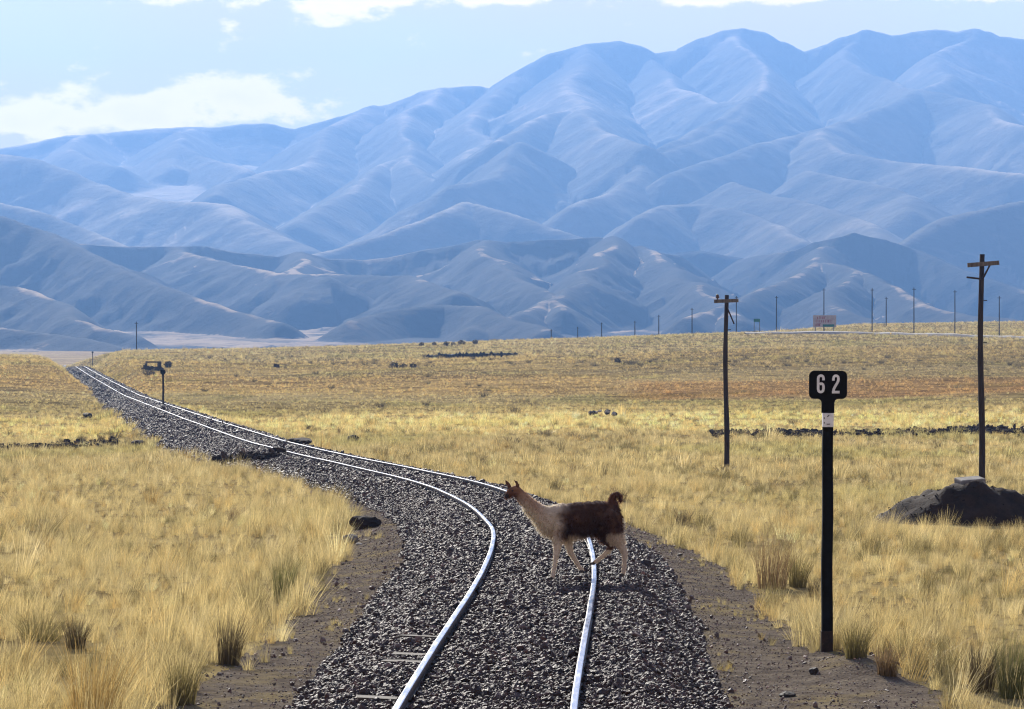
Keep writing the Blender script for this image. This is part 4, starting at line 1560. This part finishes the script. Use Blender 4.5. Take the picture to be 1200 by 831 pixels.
def ruin():
    x, y, z = ground_hit(179, 434)
    s = F / y
    root = empty('adobe_ruin', (x, y, z))
    tag(root, 'small dark ruined hut on the grassy rise right of the distant track', 'ruin')
    def wall(x0, x1, y0, h0, h1, nm):
        bm = bmesh.new()
        n = 5
        rr = random.Random(int(x0 * 7 + h0))
        for k in range(n):
            a, b = x0 + (x1 - x0) * k / n, x0 + (x1 - x0) * (k + 1) / n
            h = (h0 + (h1 - h0) * (k + .5) / n) * rr.uniform(0.88, 1.05)
            b_box(bm, ((a + b) / 2 / s, y0, h / 2 / s - .05), ((b - a) / s * 0.99, 0.35 + rr.uniform(0, .04), h / s + .1))
        link_mesh(nm, bm_mesh(nm, bm), M['adobe'], root)
    wall(-11, -6.5, 0, 6, 10, 'wall')
    wall(5.5, 10, 0, 10, 10, 'wall')
    wall(-6.5, 5.5, 0.03, 5.5, 4.0, 'wall')
    wall(-13, -9, -0.5, 2.5, 4.5, 'wall')
    wall(10, 13, -0.3, 5, 2, 'wall')
    bm = bmesh.new()
    b_box(bm, (0, 0.1, 9.6 / s), (17 / s, 0.3, 1.7 / s))
    link_mesh('lintel', bm_mesh('lintel', bm), M['creosote'], root)


ruin()


def small_block():
    x, y, z = ground_hit(324, 431)
    s = F / y
    bm = bmesh.new()
    b_box(bm, (0, 0, 2 / s), (6.5 / s, 0.8, 4.2 / s), (0, .06, .1), 0.06)
    bmesh.ops.subdivide_edges(bm, edges=bm.edges[:], cuts=1)
    r = random.Random(2)
    for v in bm.verts: v.co += Vector((r.uniform(-.04, .04), 0, r.uniform(-.05, .05)))
    tag(link_mesh('stone_block', bm_mesh('stone_block', bm), M['adobe'], None, (x, y, z)), 'small dark reddish block alone on the far yellow grass', 'block')


small_block()


def rubble():
    P, S, T = [], [], []

    def line(pts, n, size, spread):
        for k in range(n):
            t = random.random() * (len(pts) - 1)
            i = min(int(t), len(pts) - 2)
            px = pts[i][0] + (pts[i + 1][0] - pts[i][0]) * (t - i)
            py = pts[i][1] + (pts[i + 1][1] - pts[i][1]) * (t - i) + random.gauss(0, spread)
            x, y, z = ground_hit(px, py)
            sz = size * random.lognormvariate(0, .4)
            P.append((x, y, z + sz * 0.5 + random.random() * 0.2))
            S.append(sz)
            T.append(np.array([0.042, 0.03, 0.023]) * random.lognormvariate(0, .5))
    line([(835, 511), (900, 510), (960, 511), (1060, 509), (1130, 508), (1210, 509)], 4200, 0.066, 1.3)
    line([(1110, 507), (1150, 505), (1190, 507)], 200, 0.10, 0.9)
    line([(-20, 529), (50, 527), (100, 524), (140, 522)], 700, 0.075, 1.2)
    line([(250, 545), (290, 541), (330, 536)], 90, 0.11, 1.0)
    for k in range(800):                                       # clods lying on the earth mound
        i, j = random.randrange(3, 53), random.randrange(2, 30)
        x, y, z, up = MOUND[0][i, j], MOUND[1][i, j], MOUND[2][i, j], MOUND[3][i, j]
        if up < 0.05 and random.random() < 0.8: continue
        sz = 0.015 * random.lognormvariate(0, .6)
        P.append((x + random.uniform(-.05, .05), y + random.uniform(-.05, .05), z + sz * 0.2))
        S.append(sz)
        T.append(np.array([0.030, 0.019, 0.013]) * random.lognormvariate(0, .5))
    n = len(P)
    S = np.array(S)
    rot = np.stack([RNG.normal(0, .5, n), RNG.normal(0, .5, n), RNG.uniform(0, 6, n)], 1)
    o = instancer('rubble', ico_variants(5, 90), np.array(P), rot, np.stack([S * 1.3, S, S], 1), RNG.integers(0, 5, n), np.array(T), M['clod'])
    tag(o, 'dark clods and stones thrown up along the field ditches', 'rubble', kind='stuff')


rubble()

# ------------------------------------------------------------------ single tussocks and shrubs that stand out
TUS_COL = {'olive': (0.20, 0.165, 0.06), 'dark': (0.105, 0.078, 0.038), 'green': (0.17, 0.17, 0.055), 'brown': (0.22, 0.145, 0.07), 'gold': (0.46, 0.32, 0.11), 'pale': (0.60, 0.47, 0.22)}
TUS_MAT = {k: grass_mat('tussock_' + k, v, 0.4) for k, v in TUS_COL.items()}


def tussock(px, py, wpx, hpx, colr, label, seed, lean=0.12, group=None):
    x, y, z = ground_hit(px, py)
    s = F / y
    w, h = wpx / s, hpx / s
    n = 260 if hpx > 30 else 120
    v, f, sh = blades(n, w * 0.28, h, 0.5 * w / max(h, 1e-3), 0.006 * max(1.0, y / 55), seed, (lean, 0.0), 0.7, 3 if hpx > 30 else 2)
    me = np_mesh('grass_tussock', v, f, False)
    a = me.attributes.new('shade', 'FLOAT', 'POINT')
    a.data.foreach_set('value', sh.astype(np.float32))
    o = link_mesh('grass_tussock', me, TUS_MAT[colr], None, (x, y, z))
    return tag(o, label, 'grass tussock', group)


for k, (px, py, w, h, c, lab) in enumerate(TUS):
    tussock(px, py, w, h, c, lab, 900 + k, 0.35 if 'leaning' in lab else 0.12)


def shrub(px, py, wpx, hpx, label, seed, group):
    x, y, z = ground_hit(px, py)
    s = F / y
    w, h = wpx / s, hpx / s
    r = np.random.default_rng(seed)
    n = 150
    p = r.normal(size=(n, 3))
    p /= np.linalg.norm(p, axis=1)[:, None]
    p *= r.uniform(0.3, 1.0, n)[:, None] ** 0.5
    p = p * np.array([w / 2, w / 2, h / 2]) + np.array([0, 0, h * 0.42])
    q = r.normal(size=(n, 3, 3)) * h * 0.16
    v = (p[:, None, :] + q).reshape(-1, 3)
    me = np_mesh('shrub', v, np.arange(n * 3).reshape(n, 3), False)
    a = me.attributes.new('shade', 'FLOAT', 'POINT')
    a.data.foreach_set('value', np.repeat(r.uniform(0.6, 1.2, n), 3).astype(np.float32))
    o = link_mesh('shrub', me, TUS_MAT['dark'], None, (x, y, z))
    return tag(o, label, 'shrub', group)


SHR = [(462, 431, 9, 7, 'round dark shrub at the left end of the low shrub strip'), (472, 431, 10, 5, 'low dark shrub second in the low shrub strip'), (484, 431, 9, 6, 'dark shrub at the right of the low shrub strip'),
       (503, 430, 20, 3, 'flat dark shrub trailing right of the low shrub strip'),
       (494, 406, 5, 5, 'leftmost dark shrub of the skyline row above the long wall'), (509, 405, 6, 4, 'second shrub of the skyline row above the long wall'), (523, 405, 6, 5, 'third shrub of the skyline row above the long wall'),
       (531, 405, 5, 4, 'fourth shrub of the skyline row above the long wall'), (541, 404, 9, 5, 'widest shrub of the skyline row above the long wall'), (557, 403, 6, 5, 'rightmost shrub of the skyline row above the long wall'),
       (174, 440, 16, 6, 'low dark shrub on the slope below the ruined hut'), (197, 431, 8, 8, 'small dark shrub beside the ruined hut right of the track'), (724, 425, 9, 6, 'dark round shrub on the far plain above the stone pile'), (737, 427, 18, 3, 'flat dark shrub right of the round one above the stone pile')]
for k, (px, py, w, h, lab) in enumerate(SHR):
    shrub(px, py, w, h, lab, 600 + k, 'dark shrubs on the far plain')


def far_shrubs():
    P, S, T = [], [], []
    for k in range(300):
        if random.random() < 0.6:
            px, py = random.uniform(230, 1230), random.gauss(425, 4.5)
        else:
            px, py = random.uniform(240, 1230), random.uniform(392, 560)
        if px < 300 and py > 470: continue
        x, y, z = ground_hit(px, py)
        if abs(x - track_x(y)) < 6: continue
        P.append((x, y, z))
        S.append(random.uniform(0.35, 0.8) * (0.7 + y / 900))
        T.append(np.array([0.21, 0.165, 0.075]) * random.lognormvariate(0, .35))
    n = len(P)
    S = np.array(S)
    var = [blades(60, 0.3, 0.6, 0.9, 0.05, 500 + k, (0, 0), 0.4, 2) for k in range(4)]
    rot = np.stack([np.zeros(n), np.zeros(n), RNG.uniform(0, 6, n)], 1)
    o = instancer('low_scrub', var, np.array(P), rot, np.stack([S * 1.3, S * 1.3, S], 1), RNG.integers(0, 4, n), np.array(T), M['grass'])
    tag(o, 'scattered low olive brown scrub over the far plain', 'scrub', kind='stuff')


far_shrubs()

# ------------------------------------------------------------------ llama


def llama():
    y0 = 43.6
    s = F / y0
    k = 1 / (s * 5.195)                                     # one pixel of the enlarged view in metres
    gx0 = (644 - CX) / s
    ox, oz = 660, 745                                       # crop pixel of the local origin (under the belly, on the stones)
    wx = (550 + ox / 5.195 - CX) / s
    wz = CZ + (HOR - (530 + oz / 5.195)) / s
    root = empty('llama', (wx, y0, wz))
    tag(root, 'brown and white llama walking across the railway track', 'llama')

    def q(a, b, dy=0.0): return Vector(((a - ox) * k, dy, (oz - b) * k))
    bm = bmesh.new()

    def chain(pts, squash=1.0):
        """flesh along a line of joints: overlapping balls, fused afterwards into one surface"""
        for (a0, b0, d0, r0), (a1, b1, d1, r1) in zip(pts[:-1], pts[1:]):
            L = math.hypot(a1 - a0, b1 - b0)
            n = max(2, int(L / (0.30 * min(r0, r1))) + 1)
            for i in range(n + 1):
                t = i / n
                r = (r0 + (r1 - r0) * t) * k
                c = q(a0 + (a1 - a0) * t, b0 + (b1 - b0) * t, d0 + (d1 - d0) * t)
                rb = bmesh.ops.create_icosphere(bm, subdivisions=2, radius=r)
                bmesh.ops.scale(bm, vec=(1, squash, 1), verts=rb['verts'])
                bmesh.ops.translate(bm, vec=c, verts=rb['verts'])
    # trunk, then neck and head (radii in pixels of the enlarged view)
    chain([(868, 372, 0, 50), (845, 385, 0, 82), (800, 392, 0, 96), (735, 402, 0, 104), (665, 414, 0, 110), (600, 414, 0, 105), (545, 412, 0, 98), (495, 412, -.01, 86)], 0.80)
    chain([(500, 418, -.01, 92), (455, 392, -.02, 66), (412, 358, -.03, 51), (366, 318, -.04, 42), (328, 280, -.05, 37), (300, 248, -.05, 33)], 0.86)
    chain([(302, 250, -.05, 33), (284, 232, -.06, 33), (262, 236, -.07, 29), (242, 254, -.08, 22), (229, 268, -.085, 17)], 0.85)
    # legs: the near side is towards the camera (negative y)
    chain([(552, 450, -.09, 56), (545, 505, -.11, 38), (538, 555, -.12, 27), (530, 612, -.12, 19), (520, 680, -.12, 13.5), (510, 738, -.12, 13.5), (505, 758, -.125, 14)])
    chain([(590, 455, .09, 54), (596, 510, .11, 36), (603, 556, .12, 26), (617, 612, .12, 18.5), (648, 665, .12, 13), (676, 708, .12, 13), (687, 724, .12, 13)])
    chain([(858, 420, -.07, 78), (874, 470, -.10, 60), (895, 520, -.11, 42), (926, 570, -.12, 26), (944, 612, -.12, 19), (943, 670, -.12, 13.5), (938, 718, -.12, 13.5), (934, 736, -.12, 14)])
    chain([(812, 430, .07, 74), (826, 485, .10, 54), (846, 530, .12, 38), (867, 566, .12, 25), (858, 594, .12, 17), (820, 630, .12, 13), (778, 664, .12, 13), (762, 676, .12, 13)])
    # tail curling up and over
    chain([(880, 330, 0, 30), (868, 296, 0, 20), (876, 268, 0, 19), (898, 255, 0, 19), (917, 270, 0, 16), (922, 300, 0, 9)])
    body = link_mesh('body', bm_mesh('body', bm, True), None, root)
    md = body.modifiers.new('fuse', 'REMESH')
    md.mode, md.voxel_size, md.use_smooth_shade = 'VOXEL', 0.011, True
    md = body.modifiers.new('smooth', 'SMOOTH')
    md.factor, md.iterations = 0.5, 5
    dg = bpy.context.evaluated_depsgraph_get()
    m2 = bpy.data.meshes.new_from_object(body.evaluated_get(dg))
    body.modifiers.clear()
    body.data = m2
    m2.name = 'body'
    nv = len(m2.vertices)
    co = np.empty(nv * 3, np.float32)
    m2.vertices.foreach_get('co', co)
    co = co.reshape(-1, 3).astype(float)
    # wool relief
    trunk = sstep(0.42, 0.55, co[:, 2]) * sstep(-0.42, -0.25, co[:, 0])
    nrm = np.empty(nv * 3, np.float32)
    m2.vertices.foreach_get('normal', nrm)
    nrm = nrm.reshape(-1, 3)
    rel = fbm(co[:, 0] * 22 + co[:, 1] * 9, co[:, 2] * 22 - co[:, 1] * 7, 3, 5)
    co += nrm * (rel * 0.016 * (0.10 + 0.90 * trunk))[:, None]
    m2.vertices.foreach_set('co', co.astype(np.float32).ravel())
    a = ox + co[:, 0] / k
    b = oz - co[:, 2] / k

    def coat(a, b, dy, jit):
        n = fbm(a * 0.014, b * 0.014, 4, 13) * 42 + jit
        white = np.array([0.60, 0.50, 0.38])
        brown = np.array([0.070, 0.032, 0.018])
        tan = np.array([0.30, 0.16, 0.085])
        c = np.repeat(white[None], len(a), 0)
        # saddle patch
        w = sstep(530, 632, a + n * 1.3 + 0.22 * (b - 400)) * sstep(560, 510, b + n)
        w = np.maximum(w * (a < 930), 0)
        c = c * (1 - w[:, None]) + brown * w[:, None]
        lightp = sstep(26, 60, 60 - np.hypot(a - 800, (b - 455) * 1.3) + n)[:, None] * 0.45
        c = c * (1 - lightp) + tan * 1.1 * lightp
        mot = sstep(0.05, 0.4, fbm(a * 0.03 + 5, b * 0.024, 4, 23))[:, None] * w[:, None] * 0.5
        c = c * (1 - mot) + np.array([0.17, 0.085, 0.045]) * mot
        bel = (sstep(485, 520, b + n) * (a > 600) * (a < 780))[:, None]
        c = c * (1 - bel) + white * 0.9 * bel
        # hind far thigh stays brown, near hind leg white
        hl = ((a > 835) & (b > 475) & (dy < 0.0)) * 1.0
        hl = (hl * sstep(470, 500, b + n * .5))[:, None]
        c = c * (1 - hl) + white * 0.85 * hl
        hf = ((a > 770) & (a < 890) & (b > 470) & (b < 600) & (dy > 0.03)) * 1.0
        c = c * (1 - hf[:, None]) + brown * 1.4 * hf[:, None]
        # head and upper neck brown fading down
        hn = sstep(400, 285, a + (b - 250) * 0.55 + n) * (b < 420)
        c = c * (1 - hn[:, None]) + np.array([0.13, 0.055, 0.028]) * hn[:, None]
        nt_ = sstep(515, 335, a + n) * sstep(-20, 60, (a - 300) * 0.95 - (b - 215) + 60) * (b < 430)
        c = c * (1 - 0.75 * nt_[:, None]) + tan * 0.75 * nt_[:, None]
        mz = sstep(20, 8, np.hypot(a - 228, b - 264))
        c = c * (1 - mz[:, None]) + np.array([0.03, 0.02, 0.018]) * mz[:, None]
        tl = (a > 840) & (b < 322)
        c[tl] = np.array([0.10, 0.042, 0.023])
        return c
    c = coat(a, b, co[:, 1], 0)
    at = m2.attributes.new('coat', 'FLOAT_COLOR', 'POINT')
    at.data.foreach_set('color', np.concatenate([c, np.ones((nv, 1))], 1).astype(np.float32).ravel())
    m, nt, bs = mat_new('llama_wool')
    ca = nd(nt, 'ShaderNodeAttribute', attribute_name='coat')
    nt.links.new(ca.outputs['Color'], bs.inputs['Base Color'])
    bs.inputs['Roughness'].default_value = 0.9
    bs.inputs['Specular IOR Level'].default_value = 0.1
    bs.inputs['Sheen Weight'].default_value = 0.25
    nz = nd(nt, 'ShaderNodeTexNoise', i_Scale=60.0, i_Detail=4.0)
    nt.links.new(obj_coords(nt), nz.inputs['Vector'])
    bump(nt, bs, nz.outputs[0], 0.6, 0.01)
    m2.materials.clear()
    m2.materials.append(m)
    # wool fibres standing out of the fleece: they catch the light along the outline
    tri_n = 26000
    r = np.random.default_rng(3)
    vi = r.integers(0, nv, tri_n)
    p, nn = co[vi], nrm[vi]
    aa, bb = a[vi], b[vi]
    legz = co[vi][:, 2] < 0.40
    length = np.where(legz, 0.012, 0.045) * r.uniform(0.5, 1.3, tri_n)
    length = np.where(aa < 330, 0.012, length)
    length = np.where((aa > 845) & (bb < 320), 0.030, length)
    tang = np.cross(nn, r.normal(size=(tri_n, 3)))
    tang /= np.linalg.norm(tang, axis=1)[:, None] + 1e-9
    tip = p + nn * length[:, None] * 0.8 + np.array([0, 0, -1]) * length[:, None] * 0.55 + tang * length[:, None] * 0.3
    wdt = 0.003
    v = np.stack([p - tang * wdt, p + tang * wdt, tip], 1).reshape(-1, 3)
    fm = np_mesh('wool', v, np.arange(tri_n * 3).reshape(-1, 3), False)
    at = fm.attributes.new('coat', 'FLOAT_COLOR', 'POINT')
    cc = np.repeat(np.minimum(c[vi] * r.uniform(0.9, 1.9, (tri_n, 1)), 0.85), 3, 0)
    at.data.foreach_set('color', np.concatenate([cc, np.ones((len(cc), 1))], 1).astype(np.float32).ravel())
    mw, nt, bs = mat_new('wool_fibre')
    nt.nodes.remove(bs)
    ca = nd(nt, 'ShaderNodeAttribute', attribute_name='coat')
    df, tr = nd(nt, 'ShaderNodeBsdfDiffuse'), nd(nt, 'ShaderNodeBsdfTranslucent')
    for sh_ in (df, tr): nt.links.new(ca.outputs['Color'], sh_.inputs['Color'])
    mx = nd(nt, 'ShaderNodeMixShader', i_0=0.65)
    nt.links.new(df.outputs[0], mx.inputs[1])
    nt.links.new(tr.outputs[0], mx.inputs[2])
    nt.links.new(mx.outputs[0], nt.nodes['Material Output'].inputs['Surface'])
    fo = link_mesh('wool', fm, mw, root)
    fo['kind'] = 'stuff'
    # ears: curved, hollow-looking leaves
    em = noise_mat('ear_fur', [(0.3, (0.07, 0.03, 0.018)), (0.7, (0.16, 0.075, 0.04))], 12, 4, 0.9, 0.3, 0.005)
    for pts, dy in (([(247, 215), (238, 198), (228, 184), (221, 171)], -.02), ([(292, 214), (294, 197), (287, 181), (270, 166)], -.09)):
        bm = bmesh.new()
        b_tube(bm, [q(aa_, bb_, dy) for aa_, bb_ in pts], [10 * k, 11.5 * k, 9 * k, 2 * k], 8)
        for vv in bm.verts: vv.co.y = dy + (vv.co.y - dy) * 0.55
        link_mesh('ear', bm_mesh('ear', bm, True), em, root)
    eye = noise_mat('eye', [(0.3, (0.004, 0.003, 0.003)), (0.7, (0.008, 0.006, 0.005))], 5, 2, 0.08, 0, 0.01, spec=0.6)
    for dy in (-.07 - 23 * k, -.07 + 23 * k):
        bm = bmesh.new()
        bmesh.ops.create_uvsphere(bm, u_segments=10, v_segments=8, radius=5.5 * k)
        link_mesh('eye', bm_mesh('eye', bm, True), eye, root, q(262, 232, dy))
    hoof = noise_mat('hoof', [(0.3, (0.02, 0.016, 0.013)), (0.7, (0.06, 0.048, 0.038))], 9, 3, 0.6, 0.2, 0.004)
    for a_, b_, dy in ((500, 764, -.125), (688, 731, .12), (932, 742, -.12), (757, 682, .12)):
        for t in (-1, 1):
            bm = bmesh.new()
            bmesh.ops.create_uvsphere(bm, u_segments=10, v_segments=7, radius=1.0)
            for v_ in bm.verts: v_.co = Vector((v_.co.x * 17 * k, v_.co.y * 8 * k, v_.co.z * 9 * k))
            link_mesh('toe', bm_mesh('toe', bm, True), hoof, root, q(a_ - 4, b_, dy + t * 8 * k))


llama()

# ------------------------------------------------------------------ air
def haze():
    bm = bmesh.new()
    b_box(bm, (0, 4400, 342), (5600, 9160, 740))
    m = bpy.data.materials.new('haze')
    m.use_nodes = True
    nt = m.node_tree
    nt.nodes.clear()
    out = nd(nt, 'ShaderNodeOutputMaterial')
    pv = nd(nt, 'ShaderNodeVolumePrincipled')
    pv.inputs['Color'].default_value = (0.24, 0.49, 1.0, 1)
    pv.inputs['Density'].default_value = 1.38e-4
    pv.inputs['Anisotropy'].default_value = 0.32
    nt.links.new(pv.outputs[0], out.inputs['Volume'])
    tag(link_mesh('haze', bm_mesh('haze', bm), m), kind='stuff')


haze()
